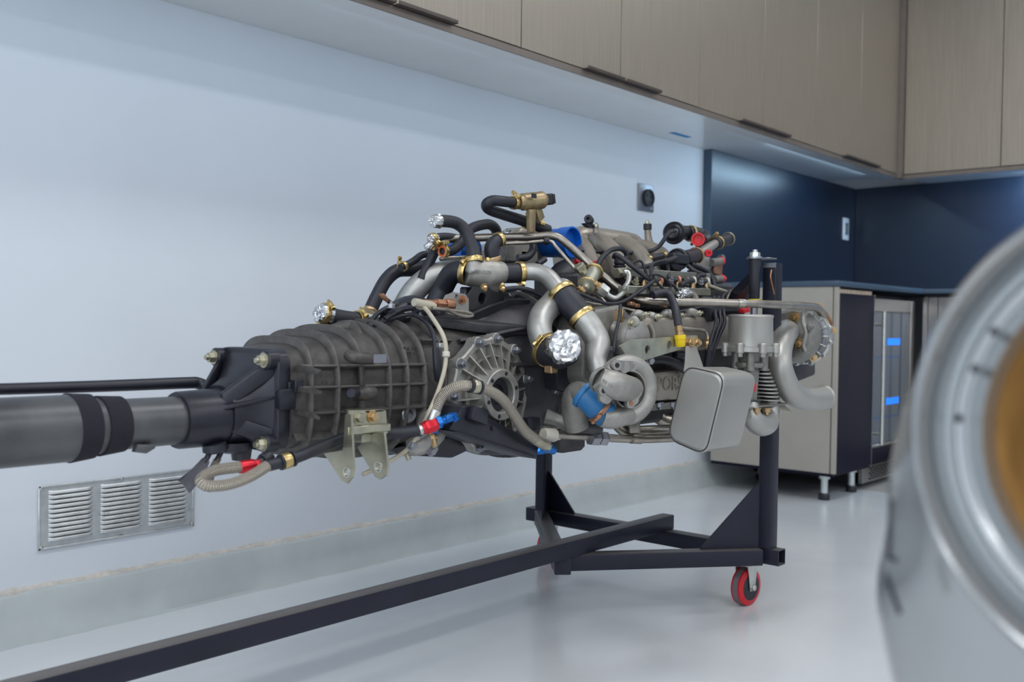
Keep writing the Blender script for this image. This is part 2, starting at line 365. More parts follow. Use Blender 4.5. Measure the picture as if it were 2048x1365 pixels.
# far run, facing the camera
YF = 5.205
RLAB = ['brown wall cabinet on the far wall next to the inner corner', 'brown wall cabinet on the far wall at the right picture edge', 'third brown wall cabinet along the far wall']
W2 = 0.464
struct(B().span((XD-.0, Y0+6*W-.005, ZT), (0.4305, YF+.02, ZTOP)).span((XD-.02, Y0+6*W-.005, ZT), (XD, Y0+6*W+.02, ZTOP)).obj('trim_5', 'brown_rail'), 'brown corner post between the two runs of wall cabinets')
for k in range(3):
    xa = 0.431 + k*2*W2; xb = xa+2*W2
    r = root('wall_cabinet', (xa, FAR, ZT), RLAB[k], 'cabinet', 'upper cabinets on the far wall')
    B().span((xa+.0004, YF+.0205, 1.5075), (xb-.0004, FAR-.001, ZTOP)).obj('carcass', 'brown_rail', r)
    B().span((xa+.0004, YF+.075, 1.5067), (xb-.0004, FAR-.001, 1.5074)).obj('bottom_panel', 'lacquer_underside', r)
    B().span((xa+.0003, YF+.002, ZT), (xb-.0003, YF+.074, 1.5074), .0008).obj('light_rail', 'lacquer_underside', r)
    B().span((xa+.0003, YF-.002, ZT-.001), (xb-.0003, YF+.002, 1.5105), .0006).obj('front_rail', 'brown_rail', r)
    for q in range(2):
        d = B().span((xa+q*W2+.0016, YF, ZB), (xa+(q+1)*W2-.0016, YF+.02, ZTOP-.003), .0012).obj('door', 'brushed_door', r)
# under-cabinet LED strips, one added glow strip (in the step behind the light rail)
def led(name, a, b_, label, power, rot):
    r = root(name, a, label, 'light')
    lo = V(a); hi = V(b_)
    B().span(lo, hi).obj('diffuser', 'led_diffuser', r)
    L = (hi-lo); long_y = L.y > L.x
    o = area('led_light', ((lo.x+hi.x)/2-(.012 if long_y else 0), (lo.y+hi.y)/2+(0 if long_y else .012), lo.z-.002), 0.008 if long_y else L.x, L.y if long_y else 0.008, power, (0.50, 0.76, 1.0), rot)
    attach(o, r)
led('glow_strip', (0.3285, YP+.02, 1.5035), (0.3345, 5.05, 1.5060), 'thin bright led strip above the dark blue panel on the left', 6.0, (0, math.radians(22), 0))
led('glow_strip', (0.3285, -1.0, 1.5035), (0.3345, YP+.015, 1.5060), 'long thin glowing strip added under the cabinets above the white wall', 3.4, (0, math.radians(22), 0))  # added glow for the rail's edge highlight, also tints the white wall blue
led('glow_strip', (0.95, YF+.078, 1.5035), (3.1, YF+.084, 1.5060), 'thin led strip under the far wall cabinets', 80.0, (math.radians(35), 0, 0))
# a bit of blue tape left under the cabinet
ta = pz(1345, 266, 1.5055); tb = pz(1381, 276, 1.5055)
tag(B().span((0.088, ta.y, 1.5052), (0.114, tb.y, 1.5060), 0).obj('masking_tape', 'blue_tape'), 'small strip of blue masking tape stuck under the wall cabinet', 'tape')

# ------------------------------------------------------------------ base cabinets, worktop, cooler
XP = 0.631
r = root('worktop', (0, YP, .889), 'thin dark blue worktop running round the corner', 'worktop')
b = B(); b.prism([(0.0005, YP-.006, .8895), (XP+.006, YP-.006, .8895), (XP+.006, 4.93, .8895), (4.2, 4.93, .8895), (4.2, FAR-.0005, .8895), (0.0005, FAR-.0005, .8895)], (0, 0, .0228), .0015)
b.obj('slab', 'panel_edge', r)
r = root('base_cabinet', (XP, YP, 0), 'base cabinet with grey end panel and black front standing on metal legs', 'cabinet')
B().span((0.06, YP, .121), (XP-.022, YP+.019, .8885), .0012).obj('end_panel', 'grey_laminate', r)
B().span((XP-.0215, YP+.0, .121), (XP-.0185, YP+.02, .8885), .0008).obj('edge_band', 'handle_metal', r)
B().span((XP-.018, YP, .121), (XP, YP+.0185, .8885), .0012).obj('door_edge', 'grey_laminate', r)
B().span((XP-.018, YP+.021, .123), (XP, 4.322, .862), .0012).obj('door', 'black_laminate', r)
B().span((XP-.0165, YP+.021, .8625), (XP-.004, 4.30, .879), .0008).obj('raw_rail', 'raw_edge', r)
B().span((XP-.018, 4.3225, .12), (XP+.001, 4.327, .866), .0006).obj('side_trim', 'stainless', r)
B().span((0.06, YP+.02, .125), (XP-.019, 4.34, .8885)).obj('carcass', 'dark_recess', r)
B().span((0.06, YP+.004, .108), (XP-.012, 4.335, .1245), .001).obj('floor_rail', 'black_laminate', r)
for (x, y) in ((.558, 4.003), (.56, 4.284), (.12, 4.30)):
    lg = B().lathe((x, y, .028), (0, 0, 1), [(0, .0145), (.06, .0145), (.06, .023), (.079, .023), (.079, .02)], 18).obj('leg', 'leg_metal', r)
    B().lathe((x, y, 0), (0, 0, 1), [(0, .0225), (.002, .0235), (.022, .0235), (.028, .019)], 18).obj('foot', 'black_plastic', lg)
# glass-fronted drinks cooler
XC = 0.607; YA, YZ = 4.345, 4.905
r = root('drinks_cooler', (XC, YA, 0), 'stainless framed drinks cooler with dark glass door and blue lit inside', 'fridge')
B().span((0.06, YA+.001, .03), (0.10, YZ, .868)).span((.06, YA+.001, .848), (XC-.04, YZ, .868)).span((.06, YA+.001, .03), (XC-.04, YA+.03, .868)).span((.06, YZ-.03, .03), (XC-.04, YZ, .868)).span((.06, YA+.001, .03), (XC-.04, YZ, .12)).obj('cabinet_body', 'dark_recess', r)
b = B(); b.span((XC-.038, YA, .115), (XC, YA+.045, .853), .002).span((XC-.038, YZ-.05, .115), (XC, YZ, .853), .002).span((XC-.038, YA+.0451, .795), (XC, YZ-.0501, .853), .002)
df = b.obj('door_frame', 'stainless', r)
B().span((XC-.037, YA+.0451, .116), (XC-.001, YZ-.0501, .185), .002).obj('lower_door_rail', 'black_laminate', r)
B().span((XC-.03, YA+.0451, .1855), (XC-.002, YZ-.0501, .196), .001).obj('door_trim', 'stainless', r)
B().span((XC-.022, YA+.046, .197), (XC-.014, YZ-.051, .794)).obj('glass', 'glass_smoke', r)
yh = YA+.035
h = B().cyl((XC+.046, yh, .205), (XC+.046, yh, .795), .0085, n=16, ch=.002); h.obj('handle', 'zinc', r)
for z in (.252, .735): B().cyl((XC+.0005, yh, z), (XC+.0385, yh, z), .0075, n=14).obj('handle_post', 'zinc', r)
for zc in (.66, .385):
    B().span((XC-.0135, YA+.24, zc-.017), (XC-.0118, YA+.40, zc+.014)).obj('lit_display', 'blue_light', r)
    B().span((XC-.0135, YA+.05, zc-.075), (XC-.0125, YA+.40, zc-.070)).obj('shelf_edge', 'anodised_blue', r)
g = B(); g.span((XC-.06, YA+.001, .03), (XC-.022, YZ, .105), .001); gr = g.obj('kick_grille', 'stainless', r)
for i in range(5):
    b = B()
    for q in range(11):
        ya = YA+.075+q*.04+(i % 2)*.018; b.span((XC-.0222, ya, .040+i*.012), (XC-.0205, ya+.028, .047+i*.012))
    b.obj('vent_slot', 'dark_recess', gr)
# far run of stainless fronts
FB = 4.937
r = root('base_cabinet', (0.66, FB, 0), 'stainless fronted base unit in the corner right of the drinks cooler', 'cabinet')
B().span((XC+.025, FB+.02, .1), (2.4, FAR-.002, .8885)).obj('carcass', 'dark_recess', r)
for xa, xb in ((.632, .654), (.657, .70), (.703, 1.25), (1.253, 1.8), (1.803, 2.4)):
    B().span((xa, FB, .12), (xb, FB+.019, .872), .0015).obj('front_panel', 'stainless', r)
for x in (.75, 1.5, 2.3): B().cyl((x, FB+.08, 0), (x, FB+.08, .1), .018).obj('leg', 'leg_metal', r)
B().span((XC+.02, FB+.004, .1), (2.4, FB+.0195, .119)).obj('floor_rail', 'black_laminate', r)

# ------------------------------------------------------------------ wall fittings
r = root('wall_outlet', (0, 3.46, 1.245), 'steel wall outlet plate with a round black twist-lock socket', 'socket')
B().span((0.0003, 3.402, 1.188), (.007, 3.518, 1.300), .003, 2).obj('cover_plate', 'steel_plate', r)
o = B().lathe((.006, 3.466, 1.243), (1, 0, 0), [(0, .036), (.014, .036), (.016, .034), (.016, .030), (.011, .029), (.011, 0.0001)], 28).obj('socket', 'black_plastic', r)
b = B()
for a in (0.4, 2.5, 4.6): b.box((.0175, 3.466+.017*math.cos(a), 1.243+.017*math.sin(a)), (.004, .010, .004), Matrix.Rotation(a+PI/2, 3, 'X'))
b.obj('contact_slot', 'dark_recess', o)
for dy in (-.04, .04): B().lathe((.006, 3.46+dy, 1.244-dy*1.05), (1, 0, 0), [(0, .005), (.002, .004)], 12).obj('screw', 'zinc', r)
r = root('light_switch', (.042, 5.42, 1.27), 'small white switch plate on the dark blue panel near the corner', 'switch')
B().span((.0423, 5.375, 1.208), (.048, 5.452, 1.33), .002, 2).obj('cover_plate', 'white_plastic', r)
B().span((.048, 5.398, 1.236), (.053, 5.43, 1.302), .0015).obj('rocker', 'steel_plate', r)
# pressed metal vent
r = root('wall_vent', (0, 1.2, .19), 'pressed metal louvre vent with three columns of slats on the white wall', 'vent')
ya, yb, za, zb = 1.001, 1.394, .192, .3385
b = B(); b.span((.0004, ya, za), (.0035, yb, zb), .001)
for q in (((.0035, ya, za), (.0065, yb, za+.005)), ((.0035, ya, zb-.005), (.0065, yb, zb)), ((.0035, ya, za), (.0065, ya+.005, zb)), ((.0035, yb-.005, za), (.0065, yb, zb))): b.span(q[0], q[1], .001)
b.obj('plate', 'vent_metal', r)
cols = ((1.024, 1.128), (1.147, 1.251), (1.270, 1.374)); me0 = None
for ci, (c0, c1) in enumerate(cols):
    for i in range(11):
        z0 = .2085+i*.0108
        b = B(); L_ = c1-c0; e = .010   # a louvre: hood pushed out of the sheet, open at its lower edge
        rg = []
        for s, k in ((0, 0), (e*.5, .55), (e, .9), (e*1.6, 1), (L_-e*1.6, 1), (L_-e, .9), (L_-e*.5, .55), (L_, 0)):
            rg.append([V((.0036, c0+s, z0+.0100)), V((.0036+.0030*k, c0+s, z0+.0092)), V((.0036+.0052*k, c0+s, z0+.0062)), V((.0036+.0066*k, c0+s, z0+.0012)), V((.0036+.0054*k, c0+s, z0+.0014)), V((.0034, c0+s, z0+.005))])
        b.rings(rg)
        sl = b.obj('louvre', 'vent_metal', r, ang=50)
        B().span((.0032, c0+.005, z0-.0002), (.0042, c1-.005, z0+.0014)).obj('slot', 'dark_recess', sl)
for (y, z) in ((1.007, .199), (1.388, .199), (1.007, .332), (1.388, .332), (1.199, .1955), (1.199, .335)):
    B().lathe((.006, y, z), (1, 0, 0), [(0, .0045), (.002, .0038), (.003, .0015)], 12).obj('screw', 'zinc', r)
# ================================================================== ENGINE STAND
ST = root('engine_stand', (0.76, 2.33, 0), 'black welded steel engine stand on red-wheeled casters under the engine', 'engine stand')
T_ = .040
def sq_tube(name, a, b, w=T_, m='stand_paint', parent=ST, open0=False, open1=False, up=V((0, 0, 1)), h=None):
    a = V(a); b_ = V(b); d = (b_-a).normalized(); s = d.cross(up).normalized(); u = s.cross(d).normalized(); h = h or w
    def ring(c, k, kk=None): return [c+s*(sx*w/2*k)+u*(su*h/2*(kk or k)) for sx, su in ((-1, -1), (1, -1), (1, 1), (-1, 1))]
    rg = []
    if open0: rg += [ring(a+d*.05, .84), ring(a, .84)]
    rg += [ring(a, 1), ring(b_, 1)]
    if open1: rg += [ring(b_, .84), ring(b_-d*.05, .84)]
    bb = B(); bb.rings(rg)
    es = [e for e in bb.bm.edges if abs((e.verts[1].co-e.verts[0].co).normalized().dot(d)) > .99 and e.calc_length() > .2]
    bmesh.ops.bevel(bb.bm, geom=es, offset=.003, segments=2, affect='EDGES', profile=.5)
    return bb.obj(name, m, parent, ang=30)
ZA = .1405; YA_ = 2.345; XA0, XA1 = .335, 1.162
sq_tube('crossbar', (XA0, YA_, ZA), (XA1, YA_, ZA), open0=True, open1=True)
o = B().span((XA1-.03, YA_-.0165, ZA-.0165), (XA1-.028, YA_+.0165, ZA+.0165)).obj('tube_bore', 'rust_inside', ST)
XL = .815
sq_tube('long_bar', (XL, -.9, ZA+.0403), (XL, 2.362, ZA+.0403))
AP = V((XL, 1.93, ZA))
sq_tube('brace', (1.115, 2.318, ZA), (XL-.04, 1.905, ZA))
sq_tube('brace', (.40, 2.318, ZA), (XL+.005, 1.885, ZA-.0005))
PR, PL = 1.124, .390
sq_tube('post', (PR, YA_-.004, ZA+.0203), (PR, YA_-.004, .884), up=V((0, 1, 0)), w=.037, h=.037)
sq_tube('post', (PL, YA_-.004, ZA+.0203), (PL, YA_-.004, .80), up=V((0, 1, 0)), w=.037, h=.037)
def gusset(P0, dirv, base, hgt):
    d = V(dirv).normalized(); n = d.cross(V((0, 0, 1))).normalized()
    P0 = V(P0); b = B()
    b.prism([P0-n*.003, P0+d*base-n*.003, P0+d*(base-.002)+V((0, 0, .006))-n*.003, P0+V((0, 0, hgt))-n*.003], n*.006)
    return b.obj('gusset', 'stand_paint', ST, smooth=False)
dB = (AP-V((1.115, 2.318, ZA))).normalized()
dC = V((-dB.x, dB.y, 0))
gusset((PR-.017, YA_-.0215, ZA+.0203), dB, .155, .168)
gusset((PL+.017, YA_-.0215, ZA+.0203), dC, .155, .168)
gusset((PL+.0186, YA_-.004, ZA+.0203), (1, 0, 0), .10, .12)
gusset((PR-.0186, YA_-.004, ZA+.0203), (-1, 0, 0), .10, .12)
def caster(x, y, yawdeg):
    z = ZA-.0203; M_ = Matrix.Rotation(math.radians(yawdeg), 4, 'Z')
    def tr(b): bmesh.ops.transform(b.bm, matrix=Matrix.Translation((x, y, 0)) @ M_, verts=b.bm.verts[:]); return b
    b = B(); b.span((-.034, -.034, z-.005), (.034, .034, z-.0003), .001).cyl((0, 0, z-.013), (0, 0, z-.005), .024)
    c = tr(b).obj('caster', 'zinc', ST)
    b = B()
    for s in (-1, 1): b.prism([(-.021, s*.0215, z-.013), (.021, s*.0215, z-.013), (.010, s*.0215, .040), (-.010, s*.0215, .040)], (0, -s*.003, 0), .0006)
    b.span((-.021, -.0215, z-.016), (.021, .0215, z-.0125), .0005); tr(b).obj('fork', 'zinc', c)
    b = B(); b.lathe((0, -.0165, .049), (0, 1, 0), [(0, .030), (0, .0425), (.004, .0485), (.009, .0485)], 36, cap0=True, cap1=False); b.lathe((0, .0075, .049), (0, 1, 0), [(0, .0485), (.005, .0485), (.009, .0425), (.009, .030)], 36, cap0=False)
    tr(b).obj('tyre', 'red_poly', c)
    b = B(); b.lathe((0, -.0075, .049), (0, 1, 0), [(0, .0487), (.015, .0487)], 36, cap0=False, cap1=False); tr(b).obj('tread', 'tread_grey', c)
    b = B(); b.lathe((0, -.0172, .049), (0, 1, 0), [(0, .034), (.0344, .034)], 28); tr(b).obj('hub', 'black_plastic', c)
    b = B(); b.cyl((0, -.027, .049), (0, .027, .049), .0045).hexa((0, -.0215, .049), (0, -.0285, .049), .0085).hexa((0, .0215, .049), (0, .0285, .049), .0085); tr(b).obj('axle_bolt', 'zinc', c)
caster(1.062, YA_+.004, -97)
caster(.405, YA_+.004, -80)
# upper mount: rubber bushing with bolt on an ear of the near post
P = px(1526, 545, 1.12); bx_, by_ = 1.098, YA_-.050
zt = .893
b = B(); b.lathe((bx_, by_, zt), (0, 0, 1), [(0, .021), (.004, .021)], 24); b.span((bx_-.006, by_+.005, zt), (PR+.012, YA_-.004, zt+.0035), .001); b.obj('mount_plate', 'steel_plate', ST)
b = B(); b.lathe((bx_, by_, zt-.1), (0, 0, 1), [(0, .012), (.002, .0135), (.06, .0135), (.099, .0165)], 20); bu = b.obj('bushing', 'rubber', ST)
b = B(); b.lathe((bx_, by_, zt-.106), (0, 0, 1), [(0, .0155), (.005, .0155)], 20); b.obj('bushing_ring', 'plug_yellow', bu)
bolt('mount_bolt', V((bx_, by_, zt+.004)), (0, 0, 1), .013, .013, 'zinc', ST, washer=True)
b = B(); b.cyl((bx_, by_, zt-.107), (bx_, by_, zt-.15), .009).hexa((bx_, by_, zt-.108), (bx_, by_, zt-.122), .0135); b.obj('mount_stud', 'steel_plate', ST)
b = B(); b.span((PR-.0185, YA_-.0255, .872), (PR+.0185, YA_-.0227, .884)); b.obj('post_plate', 'steel_plate', ST)
sq_tube('mount_arm', (bx_, by_+.004, zt-.045), tuple(px(1466, 600, 1.0)), w=.026)
b = B(); b.tube([px(1543, 541, 1.138), px(1541, 556, 1.138), px(1545, 575, 1.138), px(1550, 596, 1.138)], .0022, 8, 5); b.obj('lanyard', 'copper', ST)
sq_tube('mount_arm', (PL+.018, YA_-.004, .74), (.47, 2.36, .68), w=.026)
# ================================================================== SILVER CAR BODY IN THE FOREGROUND
FD = 0.52
FC = CAMLOC + ray(2405, 885)*FD
ax = (CAMLOC-FC).normalized()                       # the lamp opening faces about this way
ey = (V((0, 0, 1)) - ax*ax.z).normalized(); ex = ey.cross(ax).normalized()
k_ = mpp(FC)
def silh(a):   # outline of the wing: grows downwards into the bumper
    d = math.degrees(a) % 360
    T = [(0, 640), (60, 600), (90, 590), (128, 582), (150, 576), (161, 577), (179, 610), (200, 665), (217, 800), (240, 980), (270, 1100), (310, 950), (335, 760), (360, 640)]
    for (a0, r0), (a1, r1) in zip(T, T[1:]):
        if a0 <= d <= a1: t = (d-a0)/(a1-a0); t = t*t*(3-2*t)*.35+t*.65; return r0+(r1-r0)*t
NR = 120
def loop(rf, depth):
    out = []
    for i in range(NR):
        a = 2*PI*i/NR; r = rf(a)*k_ if callable(rf) else rf*k_
        out.append(FC + ex*(r*math.cos(a)) + ey*(r*math.sin(a)) - ax*depth)
    return out
def mixr(r0, t): return lambda a: r0*(1-t)+silh(a)*t
CF = root('car_front_wing', (FC.x, FC.y, 0), 'blurred silver car front wing with an empty round headlight opening in the right foreground', 'car part')
b = B()
K1_ = (FD+.095)/FD*.925; K2_ = (FD+.055)/FD*.935
b.rings([loop(lambda a: silh(a)*1.10, .38), loop(lambda a: silh(a)*1.14, .22), loop(lambda a: silh(a)*K1_, .095), loop(lambda a: silh(a)*.985*K2_, .055), loop(mixr(560, .6), .028), loop(mixr(560, .22), .010), loop(560, .002)], False, False)
b.obj('wing_shell', 'car_silver', CF, ang=60)
b = B(); b.rings([loop(562, .004), loop(556, -.004), loop(545, -.007), loop(532, -.004), loop(522, .006), loop(512, .020), loop(500, .025), loop(486, .024)], False, False); b.obj('lamp_bezel', 'car_silver', CF, ang=70)
b = B(); b.rings([loop(487, .0245), loop(478, .018), loop(466, .012), loop(452, .013), loop(440, .018), loop(428, .017), loop(414, .014), loop(404, .022), loop(400, .045)], False, False); b.obj('lamp_ring', 'car_silver', CF, ang=70)
b = B(); b.rings([loop(401, .040), loop(385, .085), loop(330, .125), loop(200, .15), loop(30, .155)], False, True); b.obj('lamp_bucket', 'bucket_brown', CF, ang=70)
for d in (151, 163, 178, 40, 20, 300, 340):
    a = math.radians(d); c = FC + (ex*math.cos(a)+ey*math.sin(a))*(452*k_ if d != 178 else 462*k_) - ax*.0125
    B().lathe(c, ax, [(0, .0028), (.0009, .0022)], 12).obj('screw_hole', 'dark_recess', CF)
for (u0, v0, u1, v1) in ((1783, 1000, 1778, 1110), (1776, 1115, 1792, 1122), (1772, 1150, 1800, 1230)):
    A_ = CAMLOC+ray(u0, v0)*(FD+.085); B_ = CAMLOC+ray(u1, v1)*(FD+.078)
    B().tube([A_, (A_+B_)/2, B_], .0016, 8, 3).obj('panel_gap', 'dark_recess', CF)
# low trolley the wing stands on (below the frame)
r = root('body_trolley', (FC.x, FC.y, 0), 'low wooden trolley carrying the silver car wing', 'trolley')
fw = V((-ax.x, -ax.y, 0)).normalized(); sd = V((fw.y, -fw.x, 0)); zt_ = min((o.matrix_world @ V(c)).z for o in CF.children for c in o.bound_box)-.004
rotm = Matrix((sd, fw, V((0, 0, 1)))).transposed(); hgt = max(.03, zt_-.045)
B().box(V((FC.x, FC.y, .045+hgt/2))+fw*.38, (.42, .40, hgt), rotm, .004).obj('crate', 'raw_edge', r)
for s in (-.17, .17):
    for q in (.22, .54): B().ball(V((FC.x, FC.y, .0225))+fw*q+sd*s, .0225).obj('castor', 'black_plastic', r)
# ================================================================== ENGINE WITH GEARBOX
EN = root('engine', (.775, 1.9, .45), 'race car engine with turbochargers, black gearbox and long drive tube hung on the stand', 'engine')
X0 = .775
def T(name, pts, rpx, m, parent=EN, n=12, sub=6, wall=0.0, cap=True):
    P = [px(*p[:3]) for p in pts]; R_ = [(p[3] if len(p) > 3 else rpx)*mpp(q) for p, q in zip(pts, P)]
    b = B(); b.tube(P, R_, n, sub, cap, wall); return b.obj(name, m, parent, ang=50)
def at_t(o, t):
    C, rr = PATH[o.name]; i = min(len(C)-1, max(0, int(round(t*(len(C)-1)))))
    d = (C[min(i+1, len(C)-1)]-C[max(i-1, 0)]).normalized(); return C[i], d, rr[i]
def clamp(o, t, parent=None, m='gold_clamp', wd=.011, k=1.06, a=0.6, screw=True, th=.0018):
    c, d, r = at_t(o, t); r *= k; b = B()
    b.lathe(c-d*wd/2, d, [(0, r), (0, r+th), (wd*.12, r+th*1.35), (wd*.88, r+th*1.35), (wd, r+th), (wd, r)], 28, closed=True)
    if screw:
        x, y, z = frame(d); e = x*math.cos(a)+y*math.sin(a); tng = d.cross(e)
        q = c+e*(r+.0055)
        b.box(q-e*.001, (.016, wd*.8, .009), Matrix((tng, d, e)).transposed(), .001)
        b.cyl(q-tng*.011, q+tng*.012, .0032, n=10).hexa(q+tng*.010, q+tng*.017, .005)
    return b.obj('hose_clamp', m, parent or o, ang=40)
def ringlet(o, t, m, wd, k=1.1, name='collar', parent=None):
    c, d, r = at_t(o, t); r *= k
    return B().lathe(c-d*wd/2, d, [(0, r*.96), (wd*.15, r), (wd*.85, r), (wd, r*.96)], 20).obj(name, m, parent or o)
def foilcap(name, c, d, r, parent, seed=1, l=.012, m='foil'):
    d = V(d).normalized(); rnd = random.Random(seed); x, y, z = frame(d); n = 34; rg = []
    for t, k, j in ((-l*1.5, 1.10, .12), (-l*.9, 1.10, .09), (-l*.4, 1.07, .06), (l*.05, 1.05, .05), (l*.22, .95, .05), (l*.20, .80, .05), (l*.26, .64, .05), (l*.20, .48, .05), (l*.26, .32, .04), (l*.2, .16, .03), (l*.24, .02, 0)):
        rg.append([c+z*(t+rnd.uniform(-l, l)*.11)+(x*math.cos(2*PI*q/n)+y*math.sin(2*PI*q/n))*r*k*(1+rnd.uniform(-j, j)) for q in range(n)])
    return B().rings(rg).obj(name, m, parent, ang=16)
def fitting(name, a, b_, segs, m, parent, n=6):
    """turned fitting from a to b: segs of (t0, t1, radius, sides)"""
    a = V(a); d = V(b_)-a; L_ = d.length; b = B()
    for t0, t1, r, nn in segs: b.lathe(a+d*t0, d, [(0, r*.93), (L_*(t1-t0)*.12, r), (L_*(t1-t0)*.88, r), (L_*(t1-t0), r*.93)], nn)
    return b.obj(name, m, parent, ang=30)

def casting_text(t, size, P, ex, ey, m, parent, name='casting_mark', ext=.0008, align='CENTER'):
    cu = bpy.data.curves.new(name, 'FONT'); cu.body = t; cu.size = size; cu.extrude = ext; cu.align_x = align; cu.resolution_u = 3
    tmp = bpy.data.objects.new(name+'_tmp', cu); me = bpy.data.meshes.new_from_object(tmp); bpy.data.objects.remove(tmp); bpy.data.curves.remove(cu)
    ez = ex.cross(ey); M_ = Matrix((ex, ey, ez)).transposed().to_4x4(); me.transform(Matrix.Translation(P) @ M_); me.materials.clear(); me.materials.append(MATS[m])
    o = bpy.data.objects.new(name, me); col.objects.link(o); attach(o, parent); return o
# ------------------------------------------------------------------ drive tube to the left
ZTU = .5545
yu = lambda u: px(u, 845, .812).y
TT = B().lathe((X0, -.15, ZTU), (0, 1, 0), [(0, .0525), (yu(168)+.15, .0515), (yu(170)+.15, .0500), (yu(214)+.15, .0445), (yu(262)+.15, .0435), (yu(264)+.15, .0405), (yu(378)+.15, .0400)], 48).obj('torque_tube', 'tube_grey', EN)
for ua, ub, r0 in ((157, 203, .0535), (217, 265, .0475)):
    B().lathe((X0, yu(ua), ZTU), (0, 1, 0.02), [(0, r0-.004), (.001, r0), (yu(ub)-yu(ua)-.001, r0-.003), (yu(ub)-yu(ua), r0-.006)], 48).obj('strap', 'velcro', TT)
f0 = px(262, 905, .80); b = B(); b.prism([f0, f0+V((0, .02, -.004)), f0+V((0, .036, .004)), f0+V((0, .033, .009)), f0+V((0, .005, .012))], (.012, 0, 0), .001); b.obj('cover_flap', 'tube_grey', TT)
SR = T('shift_rod', [(-260, 786, .70), (0, 780, .70), (200, 774, .70), (370, 767.5, .70), (395, 768, .70), (415, 777, .71), (450, 800, .73)], 12, 'satin_black', EN, 14, 8)
T('rod_boot', [(412, 770, .70), (425, 760, .70), (433, 765, .70)], 6, 'rubber', SR)
# ------------------------------------------------------------------ tail housing
def sup(y, cz, hx, hz, n, N=48, cx=X0, grow=0.0):
    out = []
    for k in range(N):
        a = 2*PI*k/N; c = math.cos(a); s = math.sin(a)
        out.append(V((cx+(hx+grow)*math.copysign(abs(c)**(2/n), c), y, cz+(hz+grow)*math.copysign(abs(s)**(2/n), s))))
    return out
b = B(); ya = yu(376)
b.rings([sup(ya, ZTU, .040, .040, 2), sup(ya, ZTU, .0465, .0465, 2), sup(ya+.004, ZTU, .048, .048, 2), sup(ya+.08, ZTU+.001, .0495, .0495, 2.1), sup(.965, .558, .053, .053, 2.2), sup(.992, .566, .060, .060, 2.5), sup(1.010, .576, .071, .070, 3.0), sup(1.024, .585, .085, .083, 4.5)])
TH = b.obj('tail_housing', 'satin_black', EN, ang=45)
b = B(); b.rings([sup(1.022, .585, .093, .088, 7), sup(1.024, .585, .095, .0895, 7), sup(1.046, .585, .095, .0895, 7), sup(1.048, .585, .093, .088, 7)]); FLG = b.obj('flange', 'satin_black', TH, ang=45)
for (cx_, cz_) in ((.699, .655), (.851, .655), (.851, .512), (.699, .512)):
    b = B(); b.prism([V((cx_-.007, 1.022, cz_+(.006 if cz_ > .58 else -.004))), V((cx_+.007, 1.022, cz_+(.006 if cz_ > .58 else -.004))), V((X0+(cx_-X0)*.40+.006, yu(445), ZTU+(cz_-ZTU)*.44)), V((X0+(cx_-X0)*.40-.006, yu(445), ZTU+(cz_-ZTU)*.44))], V((0, 0, .030 if cz_ < .58 else -.034)), .0035); b.obj('web', 'satin_black', TH)
    B().cyl((cx_, 1.005, cz_), (cx_, 1.03, cz_), .017, n=20, ch=.003).obj('bolt_boss', 'satin_black', TH)
    bolt('flange_bolt', V((cx_, 1.006, cz_)), (0, -1, 0), .0098, .012, 'zinc_yellow', EN)
b = B(); b.prism([V((.862, 1.02, .573)), V((.862, 1.02, .603)), V((.878, 1.02, .607)), V((.878, 1.02, .57))], (0, .034, 0), .003); b.obj('flange_ear', 'satin_black', TH)
b = B(); b.prism([V((.80, .93, .577)), V((.84, 1.02, .585)), V((.86, 1.02, .588)), V((.824, .95, .572))], (0, 0, .006), .001); b.obj('web', 'satin_black', TH)
b = B(); b.lathe((X0+.02, .985, .512), (0, 0, -1), [(0, .03), (.014, .028), (.018, .02)], 20); b.lathe((X0+.02, 1.0, .51), (0, 0, -1), [(0, .02), (.03, .016)], 16); b.obj('drain_boss', 'satin_black', TH)
b = B(); b.lathe(px(428, 888, .80), (0, .2, -1), [(0, .02), (.012, .021), (.016, .015)], 18); b.obj('grommet', 'rubber', TH)
for k, (pp, tp, mt) in enumerate((([(423, 893, .80), (418, 910, .80), (408, 928, .80)], [(412, 922, .80), (395, 945, .80), (368, 975, .80)], 'tape_grey'), ([(443, 892, .80), (441, 908, .80), (432, 925, .80)], [(436, 920, .80), (420, 950, .80), (414, 985, .80)], 'tape_brown'))):
    hz_ = T('breather_hose', pp, 5.5, 'rubber', EN)
    P = [px(*q) for q in tp]; m_ = mpp(P[0]); b = B(); d = (P[2]-P[0]).normalized(); s = d.cross(V((1, .3, .1))).normalized()
    wd = (7, 17, 21) if k == 0 else (6, 11, 13)
    b.rings([[c+s*(w_*m_*ca)+V((.006*cb, .002*cb, 0))*(1-.5*i) for ca, cb in ((-1, .3), (-.4, 1), (.3, .5), (1, 1), (.9, -.6), (0, -1), (-.8, -.6))] for i, (c, w_) in enumerate(zip(P, wd))]); b.crumple(.0016, k); b.obj('tape_wrap', mt, hz_, ang=15)
